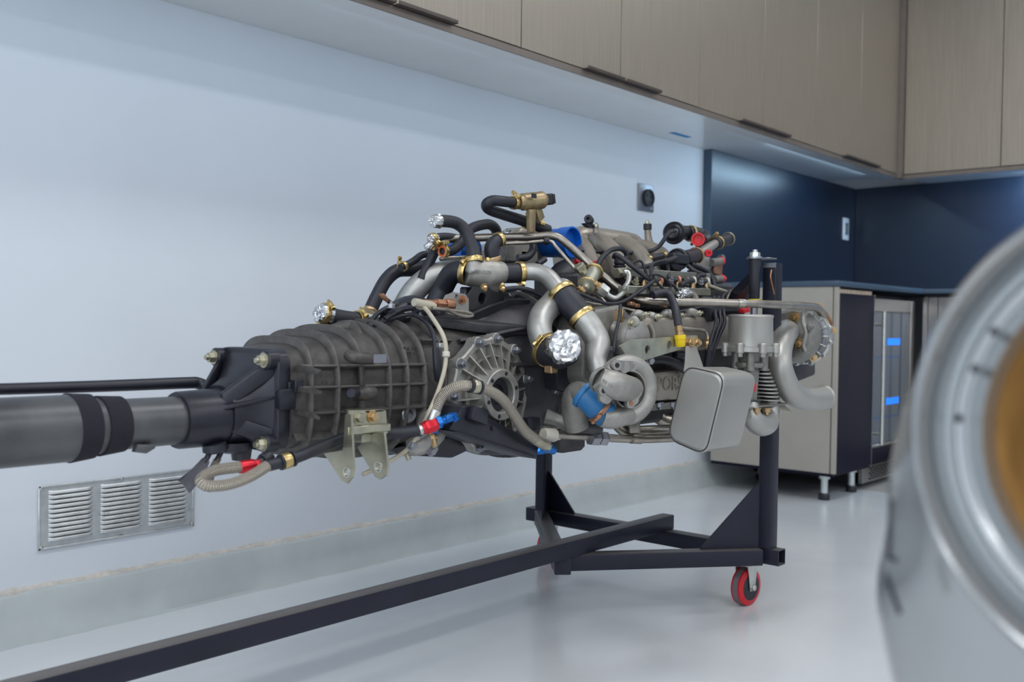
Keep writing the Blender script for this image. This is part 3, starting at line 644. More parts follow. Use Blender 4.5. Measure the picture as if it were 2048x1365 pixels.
# ------------------------------------------------------------------ gearbox case
SEC = [(1.048, .586, .091, .086, 5.0), (1.075, .588, .100, .094, 3.6), (1.13, .590, .113, .106, 3.0), (1.20, .592, .124, .117, 2.7), (1.30, .594, .130, .124, 2.5), (1.42, .598, .133, .131, 2.5), (1.50, .60, .140, .139, 2.4), (1.56, .604, .150, .152, 2.2), (1.63, .606, .172, .178, 2.05), (1.69, .607, .184, .184, 2.0)]
def secat(y):
    for s0, s1 in zip(SEC, SEC[1:]):
        if s0[0] <= y <= s1[0]:
            t = (y-s0[0])/(s1[0]-s0[0]); return [a+(c-a)*t for a, c in zip(s0, s1)]
    return SEC[-1]
def surf(y, a, g):
    _, cz, hx, hz, n = secat(y); c = math.cos(a); s = math.sin(a)
    return V((X0+(hx+g)*math.copysign(abs(c)**(2/n), c), y, cz+(hz+g)*math.copysign(abs(s)**(2/n), s)))
b = B(); ys = [1.048+i*(1.56-1.048)/26 for i in range(27)]
b.rings([sup(y, *secat(y)[1:], N=56) for y in ys]); GC = b.obj('gearbox_case', 'cast_black', EN, ang=50)
for u in (636, 681, 724, 774, 808, 842, 880):
    y = px(u, 770, .90).y; b = B(); g = .012
    rg = []
    for dy, gg in ((-.0042, -.003), (-.0026, g-.001), (-.0012, g), (.0012, g), (.0026, g-.001), (.0042, -.003)):
        s = secat(y); rg.append(sup(y+dy, s[1], s[2], s[3], s[4], N=56, grow=gg))
    b.rings(rg, False, False); b.obj('rib', 'cast_rib', GC, ang=50)
def longrib(v, ua=592, ub=846, u_ref=700, hgt=.0105):
    z = px(u_ref, v, .90).z
    y0, y1 = px(ua, 770, .9).y, px(ub, 770, .9).y; rg = []
    for i in range(15):
        y = y0+(y1-y0)*i/14; s = secat(y); q = max(-1, min(1, (z-s[1])/s[3])); a = math.asin(math.copysign(abs(q)**(s[4]/2), q)); p = surf(y, a, -.004); t = surf(y, a, hgt); nrm = (t-p).normalized(); up = V((0, 1, 0)).cross(nrm)
        rg.append([p-up*.0042, t-up*.0022, t-up*.0008+nrm*.0008, t+up*.0008+nrm*.0008, t+up*.0022, p+up*.0042])
    b = B(); b.rings(rg); b.obj('rib', 'cast_rib', GC, ang=50)
for v in (738, 776, 822): longrib(v)
longrib(690, 850, 905); longrib(868, 612, 690)
# bosses on the case
def boss(pts, rpx, name='boss', m='cast_black', par=None): return T(name, pts, rpx, m, par or GC, 16, 4)
boss([(698, 712, .905, 12), (708, 717, .92, 13), (728, 719, .925, 12), (746, 720, .925, 11)], 12)
b = B(); b.span(px(747, 728, .936), px(770, 710, .932), 0); b.obj('sensor_tab', 'steel_plate', GC)
boss([(722, 735, .905, 6), (724, 775, .905, 6)], 6)
boss([(712, 790, .90, 12), (725, 789, .925, 14), (742, 788, .925, 14), (748, 788, .925, 12)], 14)
B().lathe(px(706, 788, .93), V((.5, -.85, 0)), [(-.03, .009), (.012, .009), (.014, .007)], 18).obj('plug', 'satin_black', GC)
P = px(812, 829, .895); B().lathe(P, (1, -.1, 0), [(-.02, .017), (.010, .017), (.012, .015), (.012, .008), (.006, .008), (.006, .0001)], 24).obj('drain_plug', 'steel_plate', GC)
# raised casting on top
b = B(); b.tube([px(660, 664, .80), px(700, 660, .80), px(715, 672, .83), px(722, 690, .85)], [.012, .018, .014, .008], 12, 5); b.obj('boss', 'cast_black', GC)
for (u, v, t) in ((648, 757, '950 320'), (650, 771, '0 R'), (820, 703, '950.320'), (822, 713, '02 4')):
    casting_text(t, .011, px(u, v, .905 if u < 800 else .90), V((0, 1, 0)), V((0, 0, 1)), 'cast_black', GC)
# flange tabs on the seam to the tail
b = B(); b.span(px(578, 790, .874), px(586, 765, .862), .001).span(px(591, 787, .882), px(598, 761, .868), .001); b.obj('seam_lug', 'satin_black', GC)

# ------------------------------------------------------------------ bell housing
b = B(); ys = [1.50+i*.19/10 for i in range(11)]
b.rings([sup(y, *secat(y)[1:], N=64) for y in ys]+[sup(1.692, .607, .190, .190, 2, N=64), sup(1.708, .607, .190, .190, 2, N=64), sup(1.710, .607, .186, .186, 2, N=64)])
BH = b.obj('bell_housing', 'bell_black', EN, ang=40)
b = B(); b.rings([sup(1.7105, .607, .192, .192, 2, N=64), sup(1.716, .607, .192, .192, 2, N=64)]); b.obj('seam_plate', 'cast_alu_dark', BH)
for d in (20, 48, 75, -8, -28, -52):
    a = math.radians(d); P = V((X0+.183*math.cos(a), 1.694, .607+.183*math.sin(a)))
    b = B(); b.cyl(P, P-V((0, .02, 0)), .013, n=14, ch=.002); b.obj('bolt_boss', 'satin_black', BH); bolt('bell_bolt', P-V((0, .02, 0)), (0, -1, 0), .008, .009, 'steel_plate', EN, stud=False)
for d, w_ in ((35, .012), (62, .012), (88, .010), (10, .010), (112, .012)):   # curved webs from case to bell
    a = math.radians(d); b = B(); rg = []
    for i in range(9):
        y = 1.44+.25*i/8; p = surf(min(y, 1.689), a, -.01); t = surf(min(y, 1.689), a, .020-.012*abs(i/4-1)); nrm = (t-p).normalized(); up = V((0, 1, 0)).cross(nrm)
        rg.append([p-up*.008, t-up*.003, t+up*.003, p+up*.008])
    b.rings(rg); b.obj('web', 'bell_black', BH, ang=50)
# flat ledge on top of the case with angled webs
b = B(); pl = [px(872, 662, .80), px(905, 640, .80), px(1000, 636, .80), px(1062, 668, .84), px(1060, 676, .86), px(880, 676, .86)]
zc_ = sum((p.z for p in pl))/6
b.prism([V((.70, 1.40, .742)), V((.86, 1.40, .735)), V((.90, 1.50, .722)), (.93, 1.66, .715), (.90, 1.68, .735), (.70, 1.62, .742)], (0, 0, -.02), .003); b.obj('ledge', 'bell_black', BH)
# upright plate with a round hole behind the sensor
P = px(935, 640, .83); ux = V((0, 1, 0)); uz = V((0, 0, 1))
def uvplate(name, poly, holes, x, th, m, parent):
    o_ = px(*poly[0], x); pts = [px(u, v, x)-o_ for u, v in poly]
    hs = [((px(u, v, x)-o_).y, (px(u, v, x)-o_).z, r*mpp(px(u, v, x))) for u, v, r in holes]
    b = B(); b.plate_holes(o_, V((0, 1, 0)), V((0, 0, 1)), [(p.y, p.z) for p in pts], hs, th); return b.obj(name, m, parent, smooth=False)
uvplate('bracket_plate', [(945, 575), (1012, 578), (1000, 612), (978, 640), (935, 642), (928, 600)], [(961, 599, 12.5)], .835, .006, 'bell_black', EN)
b = B(); b.span(px(930, 640, .80), px(1010, 580, .78), .004); b.obj('bracket_block', 'satin_black', EN)
# silver sensor bracket beside it
uvplate('sensor_bracket', [(884, 604), (890, 592), (905, 586), (925, 590), (932, 600), (932, 632), (912, 634), (890, 630)], [(907, 595, 5)], .87, .008, 'cast_alu', EN)
bolt('bolt', px(925, 601, .88), (1, -.3, 0), .007, .01, 'copper', EN)
fitting('banjo_fitting', px(850, 606, .88), px(905, 612, .88), ((0, .45, .006, 12), (.4, .75, .010, 6), (.7, 1.0, .012, 16)), 'copper', EN)
fitting('hose_joint', px(828, 606, .89), px(866, 614, .89), ((0, 1, .0085, 12), (.85, 1.1, .0065, 12)), 'cream_hose', EN)
T('brake_line', [(864, 618, .90), (900, 622, .90), (935, 627, .90), (945, 632, .90), (936, 635, .90), (918, 632, .90), (890, 618, .90)], 3.6, 'exhaust_steel')
# ------------------------------------------------------------------ differential side cover
PC = px(984, 790, .935)
DC = None
b = B(); R1 = .118
def yz(a, r, x): return V((x, PC.y+r*math.cos(a), PC.z+r*math.sin(a)))
N_ = 72; lug = [math.radians(d) for d in (14, 52, 84, 112, 146, 180, 215, 250, 285, 325)]
def rout(a):
    k = max(math.exp(-((math.atan2(math.sin(a-l), math.cos(a-l)))/.10)**2) for l in lug); return R1*(.955+.085*k)
rg = [[yz(2*PI*i/N_, rout(2*PI*i/N_), .910) for i in range(N_)], [yz(2*PI*i/N_, rout(2*PI*i/N_), .932) for i in range(N_)], [yz(2*PI*i/N_, rout(2*PI*i/N_)-.003, .935) for i in range(N_)],
      [yz(2*PI*i/N_, R1*.86, .935) for i in range(N_)], [yz(2*PI*i/N_, R1*.84, .924) for i in range(N_)], [yz(2*PI*i/N_, .062, .930) for i in range(N_)], [yz(2*PI*i/N_, .056, .940) for i in range(N_)], [yz(2*PI*i/N_, .052, .962) for i in range(N_)], [yz(2*PI*i/N_, .050, .964) for i in range(N_)], [yz(2*PI*i/N_, .037, .964) for i in range(N_)], [yz(2*PI*i/N_, .035, .962) for i in range(N_)], [yz(2*PI*i/N_, .034, .93) for i in range(N_)], [yz(2*PI*i/N_, .001, .928) for i in range(N_)]]
b.rings(rg, True, True); DC = b.obj('differential_cover', 'cast_alu', EN, ang=32)
for i in range(20):
    a = 2*PI*i/20+.08; e = V((0, math.cos(a), math.sin(a))); t = V((0, -math.sin(a), math.cos(a))); p0 = yz(a, .050, 0); p1 = yz(a, .104, 0)
    b = B(); b.rings([[V((.92, 0, 0))+p0-t*.0022, V((.956, 0, 0))+p0-t*.0014, V((.956, 0, 0))+p0+t*.0014, V((.92, 0, 0))+p0+t*.0022], [V((.92, 0, 0))+p1-t*.0022, V((.936, 0, 0))+p1-t*.0014, V((.936, 0, 0))+p1+t*.0014, V((.92, 0, 0))+p1+t*.0022]]); b.obj('rib', 'cast_alu', DC)
b = B(); b.lathe(V((.926, PC.y, PC.z)), (1, 0, 0), [(0, .080), (.012, .0795), (.012, .0765), (0, .076)], 60, closed=True); b.obj('ring_rib', 'cast_alu', DC)
for l in lug:
    P = yz(l, R1*.95, .934); b = B(); b.cyl(P-V((.012, 0, 0)), P+V((.002, 0, 0)), .0125, n=16, ch=.001); b.obj('bolt_lug', 'cast_alu', DC)
    bolt('cover_bolt', P+V((.002, 0, 0)), (1, 0, 0), .0075, .010, 'steel_plate', DC)
b = B(); b.lathe(V((.9305, PC.y, PC.z)), (1, 0, 0), [(0, .0335), (.018, .0335), (.018, .021), (.012, .019), (.012, .001)], 40); b.obj('output_seal', 'dark_recess', DC)
for k in range(6):
    a = k*PI/3+.3; P = yz(a, .0435, .9635); B().lathe(P, (1, 0, 0), [(0, .0045), (.0012, .0042)], 12).obj('flange_hole', 'dark_recess', DC)
# ------------------------------------------------------------------ zinc mount under the gearbox
MB = uvplate('mount_bracket', [(693, 822), (768, 822), (772, 868), (757, 868), (752, 852), (712, 852), (708, 868), (697, 868)], [], .952, .005, 'zinc_yellow', EN)
B().span(px(697, 872, .966), px(775, 848, .957), .001).obj('cross_channel', 'zinc_yellow', MB)
B().span(px(692, 824, .905), px(768, 820, .957), .001).obj('top_lip', 'zinc_yellow', MB)
B().span(px(705, 885, .925), px(745, 868, .95), .001).obj('inner_plate', 'olive_plate', MB)
for (u, v) in ((716, 837), (744, 835)): bolt('bolt', px(u, v, .9575), (1, 0, 0), .0085, .010, 'zinc_yellow' if u < 730 else 'brass', MB, stud=False)
def leg(poly, hole, y):
    o_ = py(*poly[0], y); pts = [py(u, v, y)-o_ for u, v in poly]; h = py(hole[0], hole[1], y)-o_
    b = B(); b.plate_holes(o_, V((1, 0, 0)), V((0, 0, 1)), [(p.x, p.z) for p in pts], [(h.x, h.z, hole[2]*mpp(o_))], .005, 20); b.obj('bracket_leg', 'zinc_yellow', MB, smooth=False)
    c = py(hole[0], hole[1], y); r = hole[2]*mpp(o_); B().lathe(c-V((0, .0062, 0)), (0, 1, 0), [(0, r*1.02), (0, r*1.28), (.0016, r*1.35), (.0016, r*1.02)], 24, closed=True).obj('eye_ring', 'zinc', MB)
leg([(652, 908), (690, 902), (695, 830), (706, 830), (711, 938), (708, 956), (698, 968), (687, 962), (678, 948)], (698, 946, 8), 1.105)
leg([(719, 896), (752, 866), (772, 866), (779, 935), (775, 952), (764, 960), (754, 955), (744, 938)], (761, 935, 8.5), 1.165)
# ------------------------------------------------------------------ oil lines under the gearbox
H1 = T('oil_hose', [(532, 934, .955), (560, 927, .955), (600, 914, .955), (650, 893, .935), (695, 876, .918), (740, 868, .918), (790, 868, .94), (842, 862, .975)], 12, 'rubber', EN, 14, 6)
BR = T('braided_hose', [(500, 934, .93), (470, 937, .93), (430, 943, .93), (407, 955, .935), (402, 966, .945), (420, 974, .955), (460, 970, .96), (500, 955, .96), (534, 934, .957)], 11.5, 'steel_braid', H1, 14, 7)
fitting('red_fitting', px(478, 937, .93), px(518, 930, .93), ((0, .75, 13*mpp(px(490, 935, .93)), 14), (.7, 1.1, 11*mpp(px(490, 935, .93)), 6)), 'anodised_red', H1)
fitting('hose_socket', px(514, 931, .93), px(540, 914, .925), ((0, .5, .008, 12), (.4, 1, .0115, 12)), 'satin_black', H1)
c, d, r_ = at_t(H1, .19); b = B()
for s in (-.012, .010): b.lathe(c+d*s, d, [(0, r_*1.05), (.001, r_*1.35), (.004, r_*1.35), (.005, r_*1.05)], 20)
b.obj('clip_cushion', 'rubber', H1); clamp(H1, .19, wd=.014, k=1.12, screw=False)
m1 = mpp(px(860, 857, .99))
fitting('hose_ferrule', px(838, 862, .98), px(850, 858, .985), ((0, 1, 11*m1, 14),), 'zinc', H1)
fitting('red_fitting', px(844, 860, .985), px(876, 848, .995), ((0, .25, 12*m1, 16), (.2, .85, 14.5*m1, 6), (.8, 1, 12*m1, 16)), 'anodised_red', H1)
fitting('blue_fitting', px(872, 848, .995), px(894, 840, 1.0), ((0, .4, 13.5*m1, 6), (.35, 1, 9.5*m1, 16)), 'anodised_blue', H1)
T('blue_elbow', [(888, 842, 1.0), (899, 838, 1.0), (910, 838, .99)], 9.5, 'anodised_blue', H1)
fitting('blue_nut', px(902, 838, .998), px(922, 838, .985), ((0, .5, 13.5*m1, 6), (.5, 1, 12*m1, 6)), 'anodised_blue', H1)
H2 = T('braided_hose', [(868, 838, .985), (874, 815, .99), (888, 790, 1.0), (915, 775, 1.02), (945, 774, 1.035), (980, 784, 1.04), (1008, 804, 1.04), (1032, 838, 1.035), (1052, 866, 1.03), (1078, 885, 1.03), (1092, 892, 1.03)], 11, 'steel_braid', EN, 14, 7)
fitting('hose_ferrule', px(863, 845, .985), px(872, 822, .99), ((0, 1, 12*m1, 14),), 'zinc', H2)
fitting('end_ferrule', px(1070, 881, 1.03), px(1096, 895, 1.03), ((0, 1, 12*m1, 16),), 'zinc_yellow', H2)
fitting('blue_fitting', px(1090, 893, 1.03), px(1108, 904, 1.03), ((0, .6, 11.5*m1, 6), (.5, 1, 9*m1, 14)), 'anodised_blue', H2)
fitting('blue_nut', px(1074, 904, 1.0), px(1100, 901, 1.02), ((0, .5, 9*m1, 6), (.5, 1, 8*m1, 14)), 'anodised_blue', H2)
c, d, r_ = at_t(H2, .41); b = B()
for s in (-.013, .008): b.lathe(c+d*s, d, [(0, r_*1.02), (.001, r_*1.3), (.005, r_*1.3), (.006, r_*1.02)], 20)
b.obj('clip_cushion', 'rubber', H2); clamp(H2, .41, wd=.013, k=1.08, screw=False, m='zinc_yellow')
# blue drop fitting and hanging bits
fitting('blue_fitting', px(868, 858, .96), px(862, 885, .955), ((0, .5, 11*m1, 6), (.5, 1, 8*m1, 14)), 'anodised_blue', EN)
fitting('brass_bleeder', px(866, 868, .96), px(870, 898, .965), ((0, .4, .008, 6), (.4, .9, .006, 10)), 'brass', EN)
fitting('brass_bleeder', px(812, 905, .93), px(818, 922, .935), ((0, .4, .010, 6), (.4, 1, .005, 10)), 'zinc_yellow', EN)
# grey casting (pump) under the case beside the lines
b = B(); b.tube([px(850, 835, .90), px(862, 862, .93), px(838, 890, .94), px(815, 898, .93)], [.02, .03, .022, .014], 14, 5); b.tube([px(838, 862, .93), px(850, 880, .945), px(866, 902, .945)], [.014, .018, .012], 12, 4); b.obj('pump_casting', 'cast_alu', EN)
for (u, v) in ((822, 893), (862, 905), (842, 868)): bolt('bolt', px(u, v, .958), (1, 0, 0), .007, .009, 'steel_plate', EN, stud=False)
b = B(); b.prism([px(780, 900, .86), px(925, 868, .90), px(935, 905, .90), px(905, 918, .88), px(800, 912, .86)], (-.12, 0, 0), .004); b.obj('sump_casting', 'satin_black', EN)
# cream vent hose
CH = T('vent_hose', [(838, 612, .88), (852, 620, .90), (868, 642, .93), (884, 668, .955), (891, 690, .965), (892, 716, .97), (888, 745, .975), (876, 785, .98), (862, 818, .985), (846, 852, .97), (820, 895, .955), (790, 918, .93), (752, 938, .92), (726, 951, .92)], 4.6, 'cream_hose', EN, 10, 5)
for t in (.37, .02): ringlet(CH, t, 'cream_plastic', .010, 1.7, 'cable_clip')
b = B(); b.span(px(872, 697, .945), px(890, 688, .955), .001); b.obj('clip_tab', 'zinc', EN)
# cables on top of the case
T('cable', [(738, 650, .80), (752, 632, .80), (775, 617, .80), (805, 608, .80), (832, 608, .83)], 5, 'rubber')
T('cable', [(748, 655, .82), (775, 642, .82), (800, 634, .83), (825, 631, .85), (848, 642, .88), (864, 664, .90), (871, 700, .92), (872, 722, .92)], 4.5, 'rubber')
T('cable_sheath', [(871, 698, .92), (873, 735, .925), (876, 762, .92)], 7, 'rubber')
T('cable', [(876, 755, .92), (880, 775, .92)], 4, 'rubber')
T('cable', [(770, 640, .82), (800, 622, .83), (830, 616, .86)], 6, 'rubber')
ringlet(T('cable', [(755, 648, .81), (790, 636, .82), (820, 628, .84)], 4, 'rubber'), .9, 'cream_plastic', .012, 2.0, 'cable_clip')
GS = T('ground_strap', [(760, 592, .80), (772, 600, .80), (784, 610, .80), (800, 622, .80)], 4.5, 'rubber')
b = B(); Pq = px(766, 595, .80); b.prism([px(758, 590, .805), px(768, 588, .805), px(778, 600, .805), px(776, 607, .805), px(764, 599, .805)], (-.003, 0, 0), .0005); b.obj('cable_lug', 'copper', GS)
b = B(); b.tube([px(775, 645, .80), px(800, 630, .79), px(835, 622, .80), px(870, 640, .82)], [.02, .03, .03, .02], 14, 4); b.obj('shift_cover', 'satin_black', EN)
for (u, v) in ((783, 618), (840, 640), (808, 636)): bolt('bolt', px(u, v, .83), (0, 0, 1), .007, .009, 'steel_plate', EN)
# foil sealed coupler left of the case
CP = T('rubber_coupler', [(643, 628, .74), (668, 637, .74), (700, 643, .74), (722, 645, .74)], 19, 'rubber', EN, 20, 5)
clamp(CP, .06, a=2.2); clamp(CP, .86, a=2.2)
c, d, r_ = at_t(CP, 0); foilcap('foil_cap', c-d*.004, -d, r_, CP, 5, .014)
T('metal_stub', [(712, 645, .74), (760, 650, .72), (800, 655, .70)], 14, 'pipe_alu')
# ------------------------------------------------------------------ black oil cooler bracket under the bell
b = B(); b.prism([px(967, 832, 1.005), px(1082, 890, 1.005), px(1072, 918, 1.005), px(898, 862, 1.005), px(925, 815, 1.005), px(950, 812, 1.005)], (-.07, 0, 0), .003); OC = b.obj('oil_cooler', 'satin_black', EN)
b = B(); b.prism([px(895, 863, 1.012), px(1074, 920, 1.012), px(1072, 914, 1.012), px(920, 866, 1.012)], (-.09, 0, 0), .001); b.obj('cooler_fin', 'black_plastic', OC)
b = B(); b.prism([px(936, 812, 1.006), px(966, 820, 1.006), px(962, 852, 1.006), px(930, 840, 1.006)], (.018, 0, 0), .005); b.obj('cooler_boss', 'satin_black', OC)
bolt('bolt', px(985, 858, 1.006), (1, 0, 0), .004, .004, 'black_plastic', OC, stud=False)
b = B(); b.prism([px(1055, 838, .99), px(1080, 836, .99), px(1082, 862, .99), px(1060, 866, .99)], (-.02, 0, 0), .002); b.obj('cooler_stay', 'satin_black', OC)
# ------------------------------------------------------------------ charge pipes over the bell housing
# cast junction
JN = None
b = B(); P0, P1 = px(930, 545, .80), px(1006, 548, .84); m_ = mpp(P0)
b.tube([P0, px(950, 547, .81), px(975, 550, .825), px(992, 548, .835), P1], [26*m_, 31*m_, 33*m_, 27*m_, 23*m_], 24, 5)
b.tube([px(948, 545, .82), px(947, 530, .82), px(948, 519, .82)], [20*m_, 16*m_, 12.5*m_], 18, 4)
b.tube([px(985, 545, .83), px(985, 528, .83), px(986, 515, .83)], [18*m_, 14*m_, 11*m_], 18, 4)
b.tube([px(970, 550, .825), px(980, 570, .83), px(992, 582, .83)], [26*m_, 18*m_, 12*m_], 16, 4)
JN = b.obj('charge_junction', 'cast_alu', EN, ang=60)
md = JN.modifiers.new('fuse', 'REMESH'); md.mode = 'VOXEL'; md.voxel_size = .0028; md.use_smooth_shade = True
md = JN.modifiers.new('soften', 'SMOOTH'); md.iterations = 6; md.factor = .6
casting_text('993.110.155', .0105, px(966, 549, .862), V((0, 1, 0)), V((0, 0, 1)), 'cast_alu', JN)
for (u, v) in ((968, 575), (1004, 577)): bolt('bolt', px(u, v, .87), (0.6, -.3, -.5), .006, .009, 'brass', JN)
# hoses into the junction
HA = T('coolant_hose', [(868, 444, .79), (895, 444, .79), (915, 449, .79), (932, 464, .80), (942, 488, .81), (947, 505, .815, 15), (949, 524, .82, 17)], 12.5, 'rubber', EN, 16, 7)
clamp(HA, .97, a=.3, k=1.02); c, d, r_ = at_t(HA, 0); foilcap('foil_cap', c, -d, r_, HA, 2, .01)
HB = T('coolant_hose', [(986, 521, .83, 15), (983, 502, .83, 15), (987, 488, .83, 14), (999, 480, .83, 12)], 13, 'rubber', EN, 16, 7)
clamp(HB, .06, m='brass', a=-.5, k=1.02); clamp(HB, .97, a=-.8)
HC = T('charge_hose', [(868, 615, .72), (885, 580, .73), (900, 553, .755), (917, 543, .78), (934, 545, .80)], 21, 'rubber', EN, 18, 7); clamp(HC, .95, wd=.013, k=1.2, a=2.2)
AP1 = T('charge_pipe', [(790, 660, .66), (806, 620, .66), (830, 582, .68), (862, 556, .70), (900, 545, .73), (925, 545, .77)], 24, 'pipe_alu', EN, 22, 7)
# right leg: coupler, pipe, coupler, pipe to the near turbocharger
C1 = T('rubber_coupler', [(998, 548, .835), (1020, 548, .85), (1044, 547, .862)], 20, 'rubber', EN, 20, 4)
clamp(C1, .12, k=1.04, a=-1.9, wd=.012); clamp(C1, .84, k=1.04, a=-1.9, wd=.012)
AP2 = T('charge_pipe', [(1034, 548, .855), (1065, 545, .88), (1092, 553, .91), (1112, 574, .94), (1128, 598, .965)], 17.5, 'pipe_alu', EN, 22, 7)
C2 = T('rubber_coupler', [(1120, 583, .955), (1142, 611, .985), (1168, 642, 1.015)], 27, 'rubber', EN, 22, 4)
clamp(C2, .10, k=1.03, a=-.5, wd=.013); clamp(C2, .84, k=1.03, a=-.5, wd=.013)
AP3 = T('charge_pipe', [(1160, 630, 1.008, 25), (1180, 656, 1.03, 26), (1196, 688, 1.055, 25), (1192, 718, 1.07, 22), (1198, 742, 1.085, 20), (1216, 764, 1.10, 20)], 24, 'pipe_alu', EN, 22, 7)
# second pipe with the foil cap
AP4 = T('charge_pipe', [(1128, 580, .92), (1106, 608, .935), (1085, 632, .95), (1079, 660, .965), (1088, 690, .985), (1102, 718, 1.01)], 25, 'pipe_alu', EN, 22, 7)
C3 = T('rubber_coupler', [(1094, 700, .995), (1110, 708, 1.02), (1128, 703, 1.05), (1132, 698, 1.06)], 33, 'rubber', EN, 24, 5); clamp(C3, .05, k=1.02, a=2.5, wd=.012)
pc = px(1131, 694, 1.065); foilcap('foil_cap', pc, (CAMLOC-pc)*.8+V((.4, .3, .3)), 32*mpp(pc), C3, 11, .014)
B().box(px(1102, 740, 1.02), (.02, .022, .016), None, .002).obj('clamp_lug', 'brass', C3)
# hoses on the far upper left
HD = T('coolant_hose', [(886, 504, .74), (904, 502, .74), (920, 489, .735), (931, 470, .73), (948, 456, .72), (976, 450, .71), (990, 458, .705), (994, 470, .70)], 10.5, 'rubber', EN, 14, 7)
clamp(HD, .03, a=1.5); c, d, r_ = at_t(HD, 0); B().lathe(c+d*.001, -d, [(0, r_*1.0), (0, r_*1.12), (.0035, r_*1.12), (.0035, r_*.7)], 18, cap0=False, cap1=False).obj('seal_ring', 'seal_orange', HD)
HE = T('coolant_hose', [(862, 480, .72), (888, 476, .72), (918, 480, .72)], 9.5, 'rubber', EN, 14, 5); c, d, r_ = at_t(HE, 0); foilcap('foil_cap', c, -d, r_, HE, 3, .01); clamp(HE, .1, a=4)
foilcap('foil_cap', px(853, 497, .72), V((-.3, -.6, -.5)), .008, HE, 9, .009)
HF = T('coolant_hose', [(741, 622, .62), (754, 594, .62), (772, 562, .62), (795, 543, .62), (828, 540, .63), (866, 530, .65)], 14, 'rubber', EN, 16, 7); ringlet(HF, .01, 'brass', .006, 1.08, 'end_ring')
HG = T('coolant_hose', [(801, 537, .66), (825, 525, .66), (846, 511, .67), (870, 511, .68)], 7.5, 'rubber', EN, 12, 6); clamp(HG, .09, a=.5, wd=.008)
T('coolant_hose', [(842, 562, .70), (855, 535, .70), (868, 508, .71), (874, 498, .72)], 10, 'rubber', EN, 14, 6)
# hard lines
PL1 = T('coolant_pipe', [(870, 500, .72), (878, 488, .72), (892, 481, .72), (914, 478.5, .725), (954, 477, .74), (1001, 475.5, .76), (1060, 475, .80), (1098, 472.5, .83), (1114, 475, .845), (1130, 486, .86), (1165, 517, .89), (1202, 550, .93), (1240, 580, .97), (1258, 592, .99), (1276, 600, 1.01), (1298, 604, 1.03), (1345, 606, 1.07), (1400, 606, 1.11), (1500, 609, 1.18), (1560, 611, 1.185), (1610, 614, 1.17), (1632, 617, 1.155), (1642, 626, 1.145), (1647, 640, 1.14)], 8.2, 'exhaust_steel', EN, 14, 5)
for t in (.70, .77): ringlet(PL1, t, 'machined', .018, 1.12, 'pipe_sleeve')
PL2 = T('fuel_line', [(1004, 489, .78), (1050, 487, .81), (1098, 484, .84), (1112, 495, .855), (1142, 530, .89), (1180, 572, .94), (1212, 609, .99), (1226, 617, 1.0), (1253, 619, 1.02), (1290, 632, 1.05), (1325, 647, 1.07), (1365, 658, 1.09), (1400, 662, 1.10), (1412, 666, 1.105), (1417, 680, 1.11)], 3.8, 'exhaust_steel', EN, 10, 6)
ringlet(PL2, .13, 'black_plastic', .012, 2.0, 'line_clip')
fitting('line_fitting', px(1417, 676, 1.11), px(1417, 702, 1.11), ((0, .3, .006, 10), (.3, .65, .010, 6), (.65, 1, .0085, 12)), 'brass', PL2)
T('rubber_line', [(1417, 700, 1.11), (1416, 720, 1.105), (1412, 745, 1.09)], 8, 'rubber')
T('coolant_pipe', [(880, 520, .74), (905, 517, .75), (940, 516, .76)], 4, 'exhaust_steel')
# idle valve with its hose
IV_a, IV_b = px(1030, 407, .80), px(1090, 401, .82); m_ = mpp(IV_a); d_ = IV_b-IV_a; L_ = d_.length
IV = B().lathe(IV_a, d_, [(0, 9*m_), (.008, 9*m_), (.009, 14*m_), (L_*.22, 15*m_), (L_*.24, 17.5*m_), (L_*.46, 17.5*m_), (L_*.47, 16.5*m_), (L_*.52, 16.5*m_), (L_*.53, 17.5*m_), (L_*.80, 17.5*m_), (L_*.82, 18*m_), (L_*.90, 18*m_), (L_*.96, 15*m_), (L_, 13*m_)], 28).obj('idle_valve', 'bronze_body', EN)
b = B(); x_, y_, z_ = frame(d_); b.box(IV_b+z_*.008, (.026, .026, .022), Matrix((x_, y_, z_)).transposed(), .003); b.box(IV_b+z_*.017, (.03, .022, .006), Matrix((x_, y_, z_)).transposed(), .001); b.obj('connector', 'black_plastic', IV)
B().box(px(1068, 393, .835), (.003, .016, .010), None, .0005).obj('type_label', 'black_plastic', IV)
b = B(); b.prism([px(1060, 420, .825), px(1072, 420, .825), px(1071, 466, .825), px(1061, 466, .825)], (-.012, 0, 0), .001); b.prism([px(1072, 420, .815), px(1084, 418, .815), px(1090, 436, .815), px(1080, 446, .815)], (-.012, 0, 0), .001); b.obj('valve_bracket', 'bronze_body', IV)
HI = T('idle_hose', [(1030, 407, .80), (1005, 404, .80), (985, 403, .79), (973, 410, .78), (978, 420, .77), (1005, 430, .77), (1040, 441, .775), (1070, 452, .78), (1096, 462, .785)], 11, 'rubber', EN, 16, 7); clamp(HI, .02, a=1); clamp(HI, .80, a=1.8)
for (u, v) in ((1056, 440), (1080, 446)): clampobj = B().lathe(px(u, v, .80), V((.4, .8, -.2)), [(0, .006), (.012, .006)], 8).obj('clamp_screw', 'gold_clamp', HI)
# blue taped throttle mouth
a_ = px(1086, 489, .69); m_ = mpp(a_)
TB = B().lathe(a_, V((1, .05, 0)), [(0, 20*m_), (.003, 27.5*m_), (.040, 28.5*m_), (.052, 28.5*m_), (.060, 30.5*m_), (.088, 31.5*m_), (.092, 31*m_), (.092, 28*m_), (.075, 26.5*m_), (.074, .0005)], 40).obj('throttle_cap', 'cap_blue', EN)
B().lathe(px(905, 503, .66), px(960, 498, .66)-px(905, 503, .66), [(0, .028), (.07, .028)], 28).obj('throttle_cap', 'cap_blue', EN)
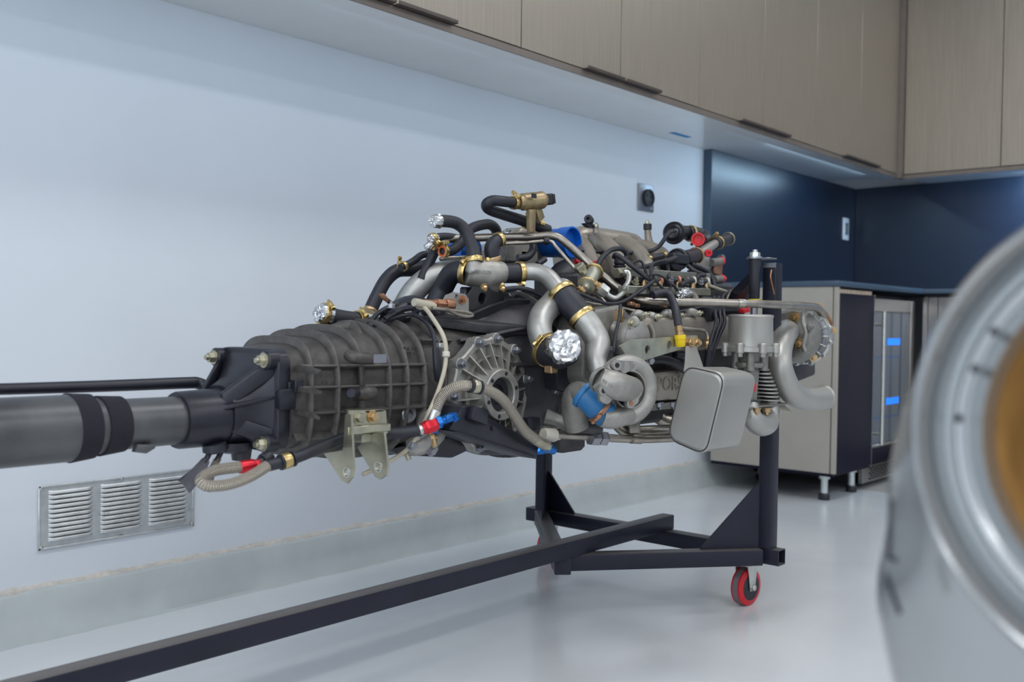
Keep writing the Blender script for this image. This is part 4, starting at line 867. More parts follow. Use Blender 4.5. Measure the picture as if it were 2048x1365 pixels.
# misc on the bell top: bracket, hoses between plenum and junction
T('small_hose', [(1035, 518, .80), (1055, 515, .81), (1066, 500, .81), (1066, 485, .80)], 8, 'rubber')
T('small_hose', [(1075, 530, .86), (1090, 520, .86)], 6, 'rubber')
b = B(); b.tube([px(1092, 600, .78), px(1130, 560, .78), px(1180, 550, .80)], [.03, .045, .05], 16, 4); b.obj('intake_boot', 'rubber', EN)
T('vacuum_line', [(1000, 582, .86), (1040, 578, .88), (1080, 590, .90), (1105, 612, .92)], 5, 'rubber')
foilcap('foil_cap', px(1012, 466, .76), V((0, -.4, .9)), .012, EN, 21, .01)
# ------------------------------------------------------------------ crankcase and cylinder heads
b = B(); b.span((.56, 1.712, .50), (.97, 2.60, .755), .02, 2).span((.60, 1.712, .44), (.95, 1.80, .56), .01); b.obj('crankcase', 'block_dark', EN)
b = B(); b.span((.60, 1.80, .755), (.95, 2.55, .80), .01); b.obj('crankcase_top', 'block_dark', EN)
for s in (-1, 1):
    xa = 1.0 if s > 0 else .50
    b = B(); b.span((xa-.05, 1.80, .50), (xa+.045, 2.50, .745), .008); b.obj('cylinder_head', 'block_dark', EN)
# chain housing at the near end
b = B(); b.prism([px(1185, 622, 1.03), px(1245, 610, 1.03), px(1270, 640, 1.03), px(1262, 700, 1.03), px(1245, 780, 1.03), px(1190, 800, 1.03), px(1168, 760, 1.03), px(1170, 680, 1.03)], (-.09, 0, 0), .010); CHN = b.obj('chain_housing', 'cast_alu_dark', EN, ang=50)
b = B(); b.prism([px(1112, 690, .985), px(1165, 700, .985), px(1160, 795, .985), px(1116, 780, .985)], (-.06, 0, 0), .004); b.obj('gear_cover', 'satin_black', EN)
b = B(); b.prism([px(1125, 620, .95), px(1185, 640, .95), px(1178, 700, .95), px(1120, 690, .95)], (-.08, 0, 0), .004); b.obj('rear_plate', 'block_dark', EN)
for (u, v) in ((1232, 660), (1222, 701), (1262, 700)): bolt('bolt', px(u, v, 1.035), (1, 0, 0), .009, .010, 'steel_plate', CHN)
b = B(); P = px(1233, 660, 1.035); b.lathe(P, (1, 0, 0), [(0, .020), (.008, .018), (.008, .008), (.004, .006), (.004, .0005)], 20); b.obj('tensioner_eye', 'cast_alu', CHN)
# upper valve cover with round cam cap
VCX = 1.085
b = B(); b.prism([px(1262, 652, VCX), px(1290, 636, VCX), px(1560, 634, VCX), px(1560, 690, VCX), px(1300, 712, VCX), px(1268, 712, VCX)], (-.10, 0, 0), .010); VC = b.obj('valve_cover', 'warm_alu', EN, ang=50)
pc = px(1274, 681, VCX+.006); B().lathe(pc-V((.02, 0, 0)), (1, -.15, 0), [(0, .042), (.018, .042), (.022, .039), (.026, .039), (.028, .036), (.028, .0005)], 36).obj('cam_cap', 'cast_alu', VC)
b = B(); b.tube([px(1297, 648, VCX), px(1306, 665, VCX+.004), px(1306, 690, VCX+.004), px(1298, 705, VCX)], .006, 10, 4); b.obj('cap_rim', 'warm_alu', VC)
B().cyl(px(1268, 645, VCX-.02), px(1268, 645, VCX+.012), .012, n=16, ch=.002).obj('cap_ear', 'cast_alu', VC); bolt('bolt', px(1262, 648, VCX+.012), (1, -.2, 0), .008, .008, 'zinc_yellow', VC)
for (u, v) in ((1275, 628), (1334, 627), (1382, 625), (1300, 632), (1348, 630)):
    P = px(u, v, VCX-.02); T('cover_boss', [(u-8, v+6, VCX-.02), (u, v, VCX-.01), (u+9, v+4, VCX-.004)], 8, 'cast_alu', VC, 12, 3); bolt('cover_stud', px(u+12, v+4, VCX), (.8, .3, .2), .007, .010, 'zinc_yellow', VC)
# perforated olive plate on two bolts
uvplate('hanger_plate', [(1236, 694), (1258, 681), (1390, 672), (1395, 688), (1380, 694), (1345, 704), (1285, 722), (1250, 715)], [(1291, 701, 9), (1335, 692, 9)], 1.115, .005, 'olive_plate', EN)
for u in (1377, 1390): bolt('bolt', px(u, 687, 1.121), (1, -.2, 0), .010, .011, 'brass', EN)
# lower valve cover with raised lettering
b = B(); b.prism([px(1298, 748, 1.07), px(1370, 738, 1.07), px(1520, 742, 1.07), px(1520, 790, 1.07), px(1360, 802, 1.07), px(1302, 806, 1.07)], (-.09, 0, 0), .008); LV = b.obj('lower_valve_cover', 'warm_alu', EN)
casting_text('PORSCHE', .046, px(1313, 784, 1.0705), V((0, 1, 0)), V((0, 0, 1)), 'warm_alu', LV, 'raised_lettering', .002, 'LEFT')
b = B(); b.span(px(1290, 812, 1.075), px(1500, 800, 1.05), .002); b.obj('cover_flange', 'cast_alu_dark', LV)
for u in (1318, 1345): bolt('bolt', px(u, 808, 1.075), (.3, 0, -1), .008, .010, 'steel_plate', LV)
T('plug_lead', [(1295, 722, 1.08), (1320, 720, 1.08), (1345, 726, 1.085), (1368, 740, 1.08)], 9, 'rubber'); T('plug_lead', [(1350, 712, 1.08), (1380, 718, 1.08), (1400, 730, 1.08)], 7, 'rubber')
fitting('bolt_stack', px(1298, 722, 1.10), px(1304, 724, 1.115), ((0, .6, .010, 6), (.5, 1, .006, 10)), 'steel_plate', EN)
# ------------------------------------------------------------------ near turbocharger (compressor side)
TC = px(1252, 780, 1.13); tn = V((.93, -.36, .0)).normalized(); tx = V((0, 0, 1)).cross(tn).normalized(); tz = V((0, 0, 1)); m_ = mpp(TC)
b = B(); rg = []; NS = 44
for i in range(NS+1):     # growing scroll round the wheel, mouth at the lower left
    a = math.radians(225) - i/NS*2*PI*.94; R_ = 53*m_; r_ = (15+6*i/NS)*m_; e = tx*math.cos(a)+tz*math.sin(a); c = TC+e*R_
    rg.append([c+e*(r_*math.cos(2*PI*j/16))+tn*(r_*1.15*math.sin(2*PI*j/16)) for j in range(16)])
b.rings(rg); TU = b.obj('turbocharger', 'cast_alu', EN, ang=60)
T('scroll_outlet', [(1204, 834, 1.125, 22), (1222, 838, 1.135, 22), (1246, 835, 1.14, 19), (1262, 832, 1.135, 17)], 22, 'cast_alu', TU, 20, 6)
b = B(); b.lathe(TC-tn*.022, tn, [(0, 54*m_), (.014, 50*m_), (.036, 40.5*m_), (.038, 39*m_), (.038, 36*m_), (.010, 35*m_), (.004, 33*m_)], 44, True, False); b.obj('scroll_face', 'cast_alu', TU)
B().lathe(TC-tn*.021, tn, [(0, 35*m_), (.002, 35*m_)], 36).obj('wheel_recess', 'dark_recess', TU)
EB = T('inlet_elbow', [(1199, 760, 1.145, 27), (1206, 764, 1.155, 28), (1208, 764.5, 1.157, 27), (1226, 771, 1.172, 28.5), (1246, 777, 1.168, 27.5), (1260, 779, 1.145, 25), (1264, 779, 1.12, 24)], 25, 'cast_alu', TU, 24, 6)
casting_text('955 110', .009, px(1214, 772, 1.198), (V((.25, 1, -.55))).normalized(), V((0.1, .5, .86)).normalized(), 'cast_alu', TU)
for P_ in (((1231, 732), (1246, 736), (1262, 734)), ((1204, 783), (1207, 795), (1211, 799)), ((1271, 789), (1265, 800), (1259, 808))):
    pts = [px(u, v, 1.165) for u, v in P_]; b = B(); rr = (.0105, .0120, .0105)
    for q, r_ in zip(pts, rr): b.lathe(q-tn*.006, tn, [(0, r_*.95), (.001, r_), (.011, r_), (.012, r_*.95)], 18)
    d0 = (pts[2]-pts[0]); sx_ = tn.cross(d0).normalized(); b.prism([pts[0]-sx_*.010-tn*.0055, pts[2]-sx_*.010-tn*.0055, pts[2]+sx_*.010-tn*.0055, pts[0]+sx_*.010-tn*.0055], tn*.0112)
    b.tube([pts[1], pts[1]+(TC-pts[1])*.35, pts[1]+(TC-pts[1])*.6], .005, 8, 3); b.obj('mount_ear', 'cast_alu', TU)
    for q, mm in ((pts[0], 'dark_recess'), (pts[2], 'copper' if P_[0][0] == 1271 else 'cast_alu_dark')): B().lathe(q+tn*.0058, tn, [(0, .0052), (.0012, .0048)], 14).obj('ear_hole', mm, TU)
for k, ch in enumerate('911 011 60 17R'):
    a = math.radians(38-k*8.2); e = tx*math.cos(a)+tz*math.sin(a); P = TC+e*51*m_+tn*(19*m_)
    if ch != ' ': casting_text(ch, .012, P, tx*math.sin(a)-tz*math.cos(a), e, 'cast_alu', TU)
# blue silicone coupler and elbow below it
C4 = T('silicone_coupler', [(1163, 787, 1.085), (1178, 800, 1.10), (1196, 818, 1.115), (1212, 832, 1.125)], 27, 'coupler_blue', EN, 22, 5)
clamp(C4, .12, k=1.02, m='coupler_blue', a=.4, wd=.009); clamp(C4, .75, k=1.02, m='copper', a=-2.6, wd=.009)
T('exhaust_elbow', [(1170, 794, 1.09), (1156, 788, 1.07), (1148, 800, 1.06), (1148, 830, 1.05), (1155, 858, 1.05)], 24, 'cast_alu_dark', EN, 20, 7)
T('exhaust_elbow', [(1152, 848, 1.05), (1170, 856, 1.06), (1196, 858, 1.06)], 13, 'block_dark', EN, 16, 5)
# ------------------------------------------------------------------ exhaust headers and the oil return rail
T('header_pipe', [(1225, 830, 1.04), (1238, 852, 1.05), (1262, 866, 1.06), (1310, 866, 1.08), (1390, 862, 1.10)], 14, 'exhaust_steel', EN, 18, 6)
T('header_pipe', [(1300, 812, 1.02), (1318, 835, 1.03), (1345, 845, 1.05), (1400, 846, 1.08)], 15, 'exhaust_steel', EN, 18, 6)
T('header_pipe', [(1340, 805, 1.0), (1350, 825, 1.0), (1375, 832, 1.02), (1420, 832, 1.04)], 13, 'block_dark', EN, 16, 6)
OR = T('oil_rail', [(1108, 871, 1.02), (1140, 873, 1.03), (1180, 875, 1.045), (1240, 879, 1.07), (1300, 880, 1.09), (1380, 876, 1.12)], 8, 'exhaust_steel', EN, 16, 5)
fitting('rail_sleeve', px(1086, 871, 1.01), px(1118, 873, 1.02), ((0, .75, .014, 18), (.7, 1, .010, 14)), 'cream_plastic', OR)
fitting('union_nut', px(1180, 877, 1.05), px(1212, 879, 1.06), ((0, .48, .017, 6), (.54, .98, .016, 6)), 'steel_plate', OR)
b = B(); b.prism([px(1262, 830, 1.085), px(1280, 830, 1.085), px(1281, 868, 1.085), px(1261, 868, 1.085)], (-.004, 0, 0), .0005); b.lathe(px(1262, 879, 1.08), px(1288, 880, 1.087)-px(1262, 879, 1.08), [(0, .011), (.03, .011)], 16); b.obj('rail_strap', 'exhaust_steel', OR)
b = B(); b.tube([px(1090, 835, .98), px(1115, 842, 1.0), px(1135, 850, 1.02)], [.018, .014, .016], 12, 4); b.tube([px(1085, 862, .98), px(1120, 848, .99)], .01, 10, 2); b.obj('rail_bracket', 'cast_alu_dark', EN)
fitting('stud', px(1128, 826, 1.02), px(1136, 830, 1.03), ((0, .6, .009, 6), (.5, 1, .006, 10)), 'copper', EN)
# ------------------------------------------------------------------ grey box (exhaust muffler) hung from the plate
fc = [py(1370, 731, 1.80), py(1452, 750, 1.80), py(1412, 914, 1.80), py(1334, 880, 1.80)]
cen = sum(fc, V((0, 0, 0)))/4
def roundquad(q, r, n=6):
    out = []
    for i in range(4):
        p = q[i]; a = (q[i-1]-p).normalized(); c = (q[(i+1) % 4]-p).normalized(); p0 = p+a*r; p1 = p+c*r
        for k in range(n+1):
            t = k/n; out.append(p0*(1-t)**2+p*2*t*(1-t)+p1*t*t)
    return out
def shr(q, k): return [cen+(p-cen)*k for p in q]
def off(q, y): return [p+V((0, y, 0)) for p in q]
b = B(); dv = V((-.004, .150, -.004))
q0 = roundquad(fc, .028); q1 = [p+dv*.0 for p in q0]
cn = cen
R_ = lambda k, y: [cn+(p-cn)*k+dv*(y/.120) for p in q0]
b.rings([R_(.2, -.004), R_(.9, -.0035), R_(.965, -.001), R_(1.0, .001), R_(1.016, .003), R_(1.016, .0045), R_(1.0, .006), R_(1.0, .110), R_(.98, .117), R_(.93, .120)])
MU = b.obj('muffler_box', 'grey_coat', EN, ang=24)
b = B(); b.tube([p for p in R_(.972, -.0008)]+[R_(.972, -.0008)[0]], .0014, 6, 1); b.obj('weld_bead', 'block_dark', MU)
b = B(); hp = [px(1372, 694, 1.128), px(1392, 692, 1.128), px(1408, 738, 1.15), px(1420, 752, 1.16), px(1368, 745, 1.16), px(1370, 728, 1.14)]
b.prism(hp, (-.004, .003, 0), .0008); b.obj('muffler_bracket', 'grey_coat', MU)
# ------------------------------------------------------------------ wastegate: can, flange, cooling fins, J pipe
wc = px(1501, 668, 1.18); wm = mpp(wc); up = V((0, 0, 1))
zt_ = px(1501, 633, 1.18).z; zb_ = px(1501, 694, 1.18).z
WG = B().lathe(V((wc.x, wc.y, zb_)), up, [(0, 45*wm), (zt_-zb_-.006, 43.5*wm), (zt_-zb_-.002, 45*wm), (zt_-zb_+.002, 44*wm), (zt_-zb_+.003, 38*wm)], 40).obj('wastegate', 'grey_coat', EN, ang=30)
b = B(); b.lathe(V((wc.x, wc.y, zb_-.014)), up, [(0, 46*wm), (.002, 50*wm), (.012, 50*wm), (.014, 46*wm)], 40)
for k in range(7):
    a = k*2*PI/7+.3; c = V((wc.x+50*wm*math.cos(a), wc.y+50*wm*math.sin(a), zb_-.016)); b.cyl(c, c+V((0, 0, .024)), .0095, n=14, ch=.002).hexa(c, c-V((0, 0, .008)), .0065)
b.obj('bolt_flange', 'grey_coat', WG)
z1 = zb_-.014; b = B(); b.lathe(V((wc.x, wc.y, z1-.036)), up, [(0, 26*wm), (.004, 30*wm), (.012, 30*wm), (.014, 20*wm), (.036, 22*wm)], 26)
for k in range(4):
    a = k*PI/2+.5; c = V((wc.x+27*wm*math.cos(a), wc.y+27*wm*math.sin(a), z1-.042)); b.cyl(c, c+V((0, 0, .042)), .010, n=12)
b.obj('neck', 'cast_alu_dark', WG)
fa = px(1522, 742, 1.17); fb = px(1533, 802, 1.17)
for k in range(9):
    t = k/8; c = fa+(fb-fa)*t; rr = (16+10*min(1, k/5))*mpp(c)
    B().lathe(c, V((.05, 0, 1)), [(0, rr*.97), (.0013, rr), (.0027, rr), (.004, rr*.97)], 32).obj('cooling_fin', 'cast_alu', WG)
B().cyl(fa, fb, .014, n=18).obj('fin_core', 'dark_recess', WG)
b = B(); b.span(px(1500, 820, 1.20), px(1552, 806, 1.17), .004); b.obj('pipe_flange', 'cast_alu_dark', WG)
for u in (1514, 1534): bolt('bolt', px(u, 818, 1.205), (0, 0, -1), .008, .010, 'brass', WG)
B().prism([px(1504, 736, 1.20), px(1520, 738, 1.20), px(1514, 802, 1.20), px(1501, 800, 1.20)], (-.02, 0, 0), .002).obj('side_plate', 'cast_alu_dark', WG)
T('edge_gasket', [(1511, 768, 1.205), (1510, 785, 1.205)], 2.0, 'plug_red', WG, 6, 2)
T('exhaust_j_pipe', [(1540, 806, 1.175, 15), (1541, 830, 1.18, 17), (1536, 847, 1.185, 21), (1521, 852, 1.19, 22.5), (1508, 843, 1.19, 21), (1502, 826, 1.185, 18), (1500, 810, 1.18, 16)], 18, 'grey_coat', EN, 22, 7)
b = B(); b.prism([px(1525, 810, 1.16), px(1562, 805, 1.16), px(1585, 825, 1.16), px(1545, 818, 1.16)], (-.02, 0, 0), .001); b.obj('lower_stay', 'zinc_yellow', EN)
# ------------------------------------------------------------------ far turbocharger
FT = px(1586, 674, 1.10); fm = mpp(FT); fd = V((-.10, .995, 0)).normalized(); fx, fy, fz = frame(fd)
F_T = B().lathe(FT-fd*.045, fd, [(0, 30*fm), (.001, 42*fm), (.006, 46*fm), (.02, 51*fm), (.038, 55*fm), (.055, 55*fm), (.070, 51*fm), (.078, 44*fm), (.085, 40*fm)], 44).obj('turbocharger', 'cast_alu_dark', EN, ang=50)
fp = [px(u, v, 1.10)-fd*.03 for u, v in ((1548, 642), (1556, 632), (1585, 627), (1606, 630), (1612, 650), (1610, 690), (1598, 702), (1580, 696), (1560, 690))]
n0 = V((0, 1, 0)); y0_ = FT.y-.052; fp = [V((p.x, y0_, p.z)) for p in [py(u, v, y0_) for u, v in ((1547, 643), (1556, 630), (1585, 623), (1604, 626), (1613, 645), (1612, 688), (1600, 702), (1578, 700), (1556, 690), (1548, 665))]]
B().prism(fp, (0, .018, 0), .003).obj('outlet_flange', 'cast_alu_dark', F_T)
b = B(); b.tube([py(1608, 624, y0_+.004), py(1606, 645, y0_-.004), py(1612, 665, y0_-.004), py(1606, 690, y0_), py(1610, 704, y0_+.006)], .006, 10, 5); b.obj('cast_ridge', 'cast_alu', F_T)
for (u, v) in ((1589, 636), (1598, 688), (1547, 644)):
    P = py(u, v, y0_); bolt('bolt', P, -fd, .011, .013, 'brass', F_T)
tq = [py(u, v, y0_-.001) for u, v in ((1612, 652), (1630, 655), (1618, 669))]; b = B(); b.prism(tq, (.003, -.006, 0), .0008); b.prism([p+(sum(tq, V((0, 0, 0)))/3-p)*.22+V((.003, -.006, 0)) for p in tq], (.0006, -.001, 0)); b.obj('triangle_badge', 'cast_alu_dark', F_T)
casting_text('KKK', .011, py(1619.5, 660, y0_-.0085), V((1, 0, 0)), V((0, 0, 1)), 'cast_alu', F_T)
cc = FT+fd*.068; cm = mpp(cc)
B().lathe(cc-fd*.012, fd, [(0, 40*cm), (.003, 50*cm), (.02, 51*cm), (.022, 44*cm)], 40).obj('backplate', 'steel_plate', F_T)
for k in range(18):
    a = 2*PI*k/18; e = fx*math.cos(a)+fy*math.sin(a); t = fz.cross(e)
    B().box(cc+e*46*cm-fd*.016, (20*cm, .004, .012), Matrix((e, t, fz)).transposed(), .001).obj('backplate_fin', 'zinc', F_T)
B().lathe(cc+fd*.002, fd, [(0, 49*cm), (.0, 55*cm), (.008, 57*cm), (.022, 57*cm), (.026, 50*cm)], 44, closed=True).obj('seam_ring', 'zinc', F_T)
for k in range(12):
    a = 2*PI*k/12+.2; e = fx*math.cos(a)+fy*math.sin(a); B().cyl(cc+e*57*cm, cc+e*57*cm+fd*.02, .006, n=10, ch=.001).obj('ring_lug', 'zinc', F_T)
pts = [px(1637, 615, 1.135), px(1652, 630, 1.135), px(1661, 646, 1.135), px(1666, 662, 1.135)]
b = B(); b.tube(pts, .0055, 8, 5); b.obj('v_band', 'copper', F_T)
b = B(); b.tube([px(1650, 708, 1.12), px(1640, 716, 1.12), px(1626, 717, 1.12)], .006, 8, 4); b.obj('v_band', 'copper', F_T)
for (u, v) in ((1638, 615), (1666, 662), (1644, 712), (1627, 717)): bolt('bolt', px(u, v, 1.142), (.6, -.75, .0), .008, .009, 'brass', F_T)
fitting('oil_union', px(1637, 640, 1.14), px(1652, 650, 1.12), ((0, .45, .009, 12), (.4, 1, .013, 6)), 'zinc_yellow', F_T)
EL = T('exhaust_downpipe', [(1580, 662, 1.085), (1570, 668, 1.13), (1562, 690, 1.165), (1559, 722, 1.185), (1566, 754, 1.195), (1580, 782, 1.20), (1601, 797, 1.205), (1624, 799, 1.21), (1648, 797, 1.215)], 24, 'grey_coat', EN, 26, 8, wall=.003)
c, d, r_ = at_t(EL, 1.0); B().lathe(c-d*.008, d, [(0, r_*1.0), (.003, r_*1.07), (.008, r_*1.07), (.008, r_*.9)], 28, cap1=False).obj('pipe_lip', 'grey_coat', EL)
b = B(); b.prism([px(1590, 715, 1.05), px(1632, 706, 1.05), px(1632, 752, 1.05), px(1600, 765, 1.05), px(1585, 745, 1.05)], (-.06, 0, 0), .008); b.obj('front_mount', 'satin_black', EN)
# ------------------------------------------------------------------ intake plenum and its studs
b = B(); b.tube([px(1150, 486, .70), px(1164, 482, .70), px(1195, 486, .70), px(1235, 491, .70), px(1264, 495, .70), px(1282, 502, .70)], [.022, .038, .039, .039, .036, .018], 22, 6); PN = b.obj('intake_plenum', 'warm_alu', EN, ang=60)
for pts, r_ in (([(1190, 478, .74), (1208, 492, .78), (1226, 508, .82), (1238, 530, .86), (1240, 552, .88)], (.022, .025, .025, .024, .022)), ([(1238, 486, .74), (1262, 498, .78), (1280, 515, .82), (1290, 535, .86), (1292, 552, .88)], (.022, .025, .025, .024, .022)), ([(1276, 490, .74), (1300, 500, .78), (1322, 515, .82), (1335, 535, .86), (1338, 552, .88)], (.016, .022, .025, .024, .022)), ([(1160, 488, .74), (1170, 505, .78), (1180, 530, .82), (1184, 552, .86)], (.022, .024, .024, .022))):
    b = B(); b.tube([px(*p) for p in pts], list(r_), 18, 6); b.obj('intake_runner', 'warm_alu', PN, ang=60)
T('plenum_stud', [(1195, 496, .75, 11), (1193, 480, .75, 8), (1191, 456, .75, 6)], 7, 'warm_alu', PN)
b = B(); c = px(1178, 441, .75); vdir = V((.45, -.85, .1)).normalized(); b.lathe(c-vdir*.012, vdir, [(0, .0115), (.022, .0115), (.024, .0095), (.024, .005), (.014, .004), (.014, .0005)], 24); b.prism([px(1170, 448, .752), px(1182, 446, .752), px(1192, 454, .752), px(1190, 458, .752), px(1178, 456, .752)], (-.014, 0, 0), .001); b.obj('rubber_mount', 'rubber', PN)
bolt('bolt', px(1192, 455, .757), (.2, 0, 1), .006, .007, 'zinc_yellow', PN)
T('plenum_stud', [(1300, 494, .75, 13), (1297, 482, .75, 8), (1295, 461, .75, 6.5)], 7, 'warm_alu', PN)
b = B(); b.lathe(px(1295, 461, .75), (0, 0, 1), [(0, .0115), (.016, .0115)], 18); b.obj('rubber_mount', 'rubber', PN)
bolt('bolt', px(1294.5, 449, .75), (0, 0, 1), .006, .007, 'zinc_yellow', PN)
# ------------------------------------------------------------------ black diaphragm valves and the silver manifold on the right
def dome(name, c, d, r, par, m='black_plastic'):
    d = V(d).normalized()
    return B().lathe(c, d, [(0, r*.30), (-.004, r*.55), (.002, r*.62), (.006, r*.80), (.004, r*.93), (.008, r), (.013, r*1.03), (.016, r*1.03), (.020, r*.98), (.030, r*.80), (.040, r*.62), (.046, r*.60)], 36).obj(name, m, par, ang=30)
c1 = px(1346, 466, .80); m_ = mpp(c1); V1 = dome('recirculation_valve', c1, (-.30, .93, -.05), 22.5*m_, EN)
T('valve_neck', [(1358, 466, .79), (1372, 467, .79), (1380, 469, .80)], 14, 'black_plastic', V1, 18, 4)
E1 = T('valve_elbow', [(1374, 468, .795, 14), (1390, 470, .80, 15), (1404, 475, .81, 15), (1408, 484, .83, 15), (1402, 486, .86, 14)], 15, 'black_plastic', V1, 20, 6); clamp(E1, .12, wd=.010, k=1.05, a=-2.2, m='brass')
cp = px(1396, 480, .885); vd = (CAMLOC-cp).normalized()+V((-.05, 0, 0)); mq = mpp(cp)
B().lathe(cp-vd*.014, vd, [(0, 11*mq), (.012, 12*mq), (.014, 13.5*mq), (.017, 13.5*mq), (.017, 10.5*mq), (.004, 9*mq), (.004, .0004)], 30).obj('red_cap', 'plug_red', V1)
T('vacuum_hose', [(1352, 464, .82), (1344, 464, .84), (1335, 470, .845), (1326, 484, .84), (1315, 497, .83), (1298, 504, .82), (1270, 507, .81), (1230, 506.5, .80), (1195, 505, .80), (1165, 506, .80)], 4.2, 'rubber', EN, 10, 6)
ringlet(T('vacuum_stub', [(1351, 464, .825), (1346, 463.5, .835)], 4.6, 'rubber', V1), .1, 'zinc', .004, 1.1)
c2 = px(1352, 521, .93); m_ = mpp(c2); V2 = dome('recirculation_valve', c2, (-.25, .95, .12), 22*m_, EN)
N2 = T('valve_neck', [(1366, 518, .915), (1380, 515, .90), (1394, 512, .89)], 15, 'rubber', V2, 20, 4); clamp(N2, .86, wd=.008, k=1.03, m='brass', screw=False)
b = B(); b.span(px(1348, 527, .96), px(1366, 512, .94), .002); b.obj('connector', 'black_plastic', V2)
T('valve_lead', [(1352, 517, .965), (1335, 523, .97), (1318, 527, .965), (1298, 533, .95), (1272, 538, .94), (1262, 540, .93)], 5, 'rubber')
b = B(); b.prism([px(1342, 528, .95), px(1372, 532, .95), px(1362, 545, .95), px(1348, 540, .95)], (-.04, 0, 0), .003); b.obj('valve_foot', 'black_plastic', V2)
T('short_hose', [(1294, 521, .86), (1312, 517, .86), (1328, 513, .86)], 8, 'rubber'); 
for (u, v) in ((1296, 520), (1326, 513)): B().lathe(px(u, v, .86)-V((0, .005, 0)), (.1, 1, .05), [(0, .0112), (.010, .0112)], 18).obj('clamp_band', 'gold_clamp', EN)
b = B(); b.tube([px(1396, 512, .88), px(1408, 503, .88), px(1425, 492, .875), px(1436, 486, .87)], [.013, .014, .0125, .0115], 18, 5); b.tube([px(1404, 506, .88), px(1408, 522, .885), px(1412, 538, .885)], [.014, .017, .014], 14, 4); b.prism([px(1396, 522, .90), px(1416, 516, .90), px(1420, 540, .90), px(1404, 545, .90), px(1392, 536, .90)], (-.03, 0, 0), .003); MN = b.obj('coolant_manifold', 'cast_alu', EN, ang=50)
K1 = T('end_hose', [(1430, 489, .872), (1444, 484, .868), (1460, 478, .864)], 11.5, 'rubber', MN, 18, 4); clamp(K1, .25, wd=.007, k=1.03, a=1.0); clamp(K1, .93, wd=.006, k=1.03, screw=False, m='zinc_yellow')
def plug(name, u0, v0, u1, v1, x, r0, mk, tlen=.02, thr=True):
    a = px(u0, v0, x); q = px(u1, v1, x); m_ = mpp(a); d = (q-a).normalized()
    if thr:
        pr = []
        L_ = (q-a).length
        for i in range(6): pr += [(L_*i/6, r0*.92*m_), (L_*(i+.5)/6, r0*m_)]
        B().lathe(a, d, pr+[(L_, r0*.9*m_)], 18).obj('threaded_port', 'cast_alu_dark', MN)
    B().lathe(q, d, [(-.002, r0*1.02*m_), (.003, r0*1.08*m_), (.009, r0*.92*m_), (.009, r0*.55*m_), (.004, r0*.5*m_), (.004, .0004)], 20).obj('red_plug', mk, MN)
plug('p', 1422, 527, 1441, 524, .905, 8.5, 'plug_red'); plug('p', 1428, 561, 1442, 559, .915, 8, 'plug_red')
B().lathe(px(1444, 559, .915), V((0, 1, .05)), [(0, .009), (.010, .0085), (.014, .007)], 18).obj('red_plug', 'plug_red', MN)
cp = px(1416, 508, .915); B().lathe(cp-vd*.006, vd+V((.1, .2, 0)), [(0, .0105), (.008, .0105), (.012, .0085), (.012, .005), (.007, .0045), (.007, .0004)], 20).obj('red_plug', 'plug_red', MN)
B().lathe(px(1440, 518, .86), V((-.2, 1, .1)), [(0, .010), (.02, .010), (.026, .006)], 16).obj('grey_plug', 'steel_plate', MN)
B().span(px(1428, 549, .90), px(1439, 533, .89), .001).obj('brass_block', 'copper', MN)
b = B(); b.prism([px(1405, 540, .88), px(1438, 546, .88), px(1440, 590, .88), px(1400, 595, .88)], (-.05, 0, 0), .004); b.obj('manifold_body', 'block_dark', MN)
# ------------------------------------------------------------------ fuel rails, injectors
def bar(name, a, b_, hp, wp, m, par=EN):
    P = px(*a); Q = px(*b_); d = (Q-P).normalized(); s = d.cross(V((0, 0, 1))).normalized(); u = s.cross(d); h = hp*mpp(P)/2; w_ = wp
    b = B(); b.rings([[c+s*w_*sx+u*h*su for sx, su in ((-1, -1), (1, -1), (1, 1), (-1, 1))] for c in (P, Q)])
    bmesh.ops.bevel(b.bm, geom=b.bm.edges[:], offset=.0012, segments=1, affect='EDGES'); return b.obj(name, m, par)
FR = bar('fuel_rail', (1236, 546, .96), (1412, 556, .96), 17, .014, 'rail_olive')
FR2 = bar('fuel_rail', (1246, 581, 1.01), (1412, 586, 1.01), 16, .014, 'rail_olive')
fitting('rail_nut', px(1232, 548, .965), px(1244, 546, .965), ((0, 1, .013, 6),), 'zinc_yellow', FR)
T('rail_link', [(1247, 546, .985), (1255, 546, .99), (1258, 556, 1.0), (1255, 568, 1.01), (1249, 576, 1.015)], 5.2, 'zinc', EN, 12, 6)
for k, (u, v, mk) in enumerate(((1290, 560, 'cream_plastic'), (1321, 562, 'injector_salmon'), (1357, 562, 'injector_salmon'), (1387, 563, 'cream_plastic'), (1414, 565, 'cream_plastic'))):
    I = T('injector', [(u-22, v+2, .985), (u-10, v+1, .99), (u-2, v, .995)], 6.5, 'black_plastic', EN, 14, 3)
    c, d, r_ = at_t(I, 1.0); B().lathe(c, d, [(0, r_), (.001, r_*1.28), (.006, r_*1.28), (.007, r_*.9)], 22).obj('injector_ring', mk, I)
    B().cyl(c-V((0, 0, .02)), c+V((0, 0, .0)), .008, n=12).obj('injector_seat', 'brass', I)
for u in (1270, 1306, 1340, 1372, 1400): bolt('bolt', px(u, 568, 1.0), (.5, -.2, .8), .007, .010, 'zinc_yellow' if u % 4 else 'steel_plate', EN)
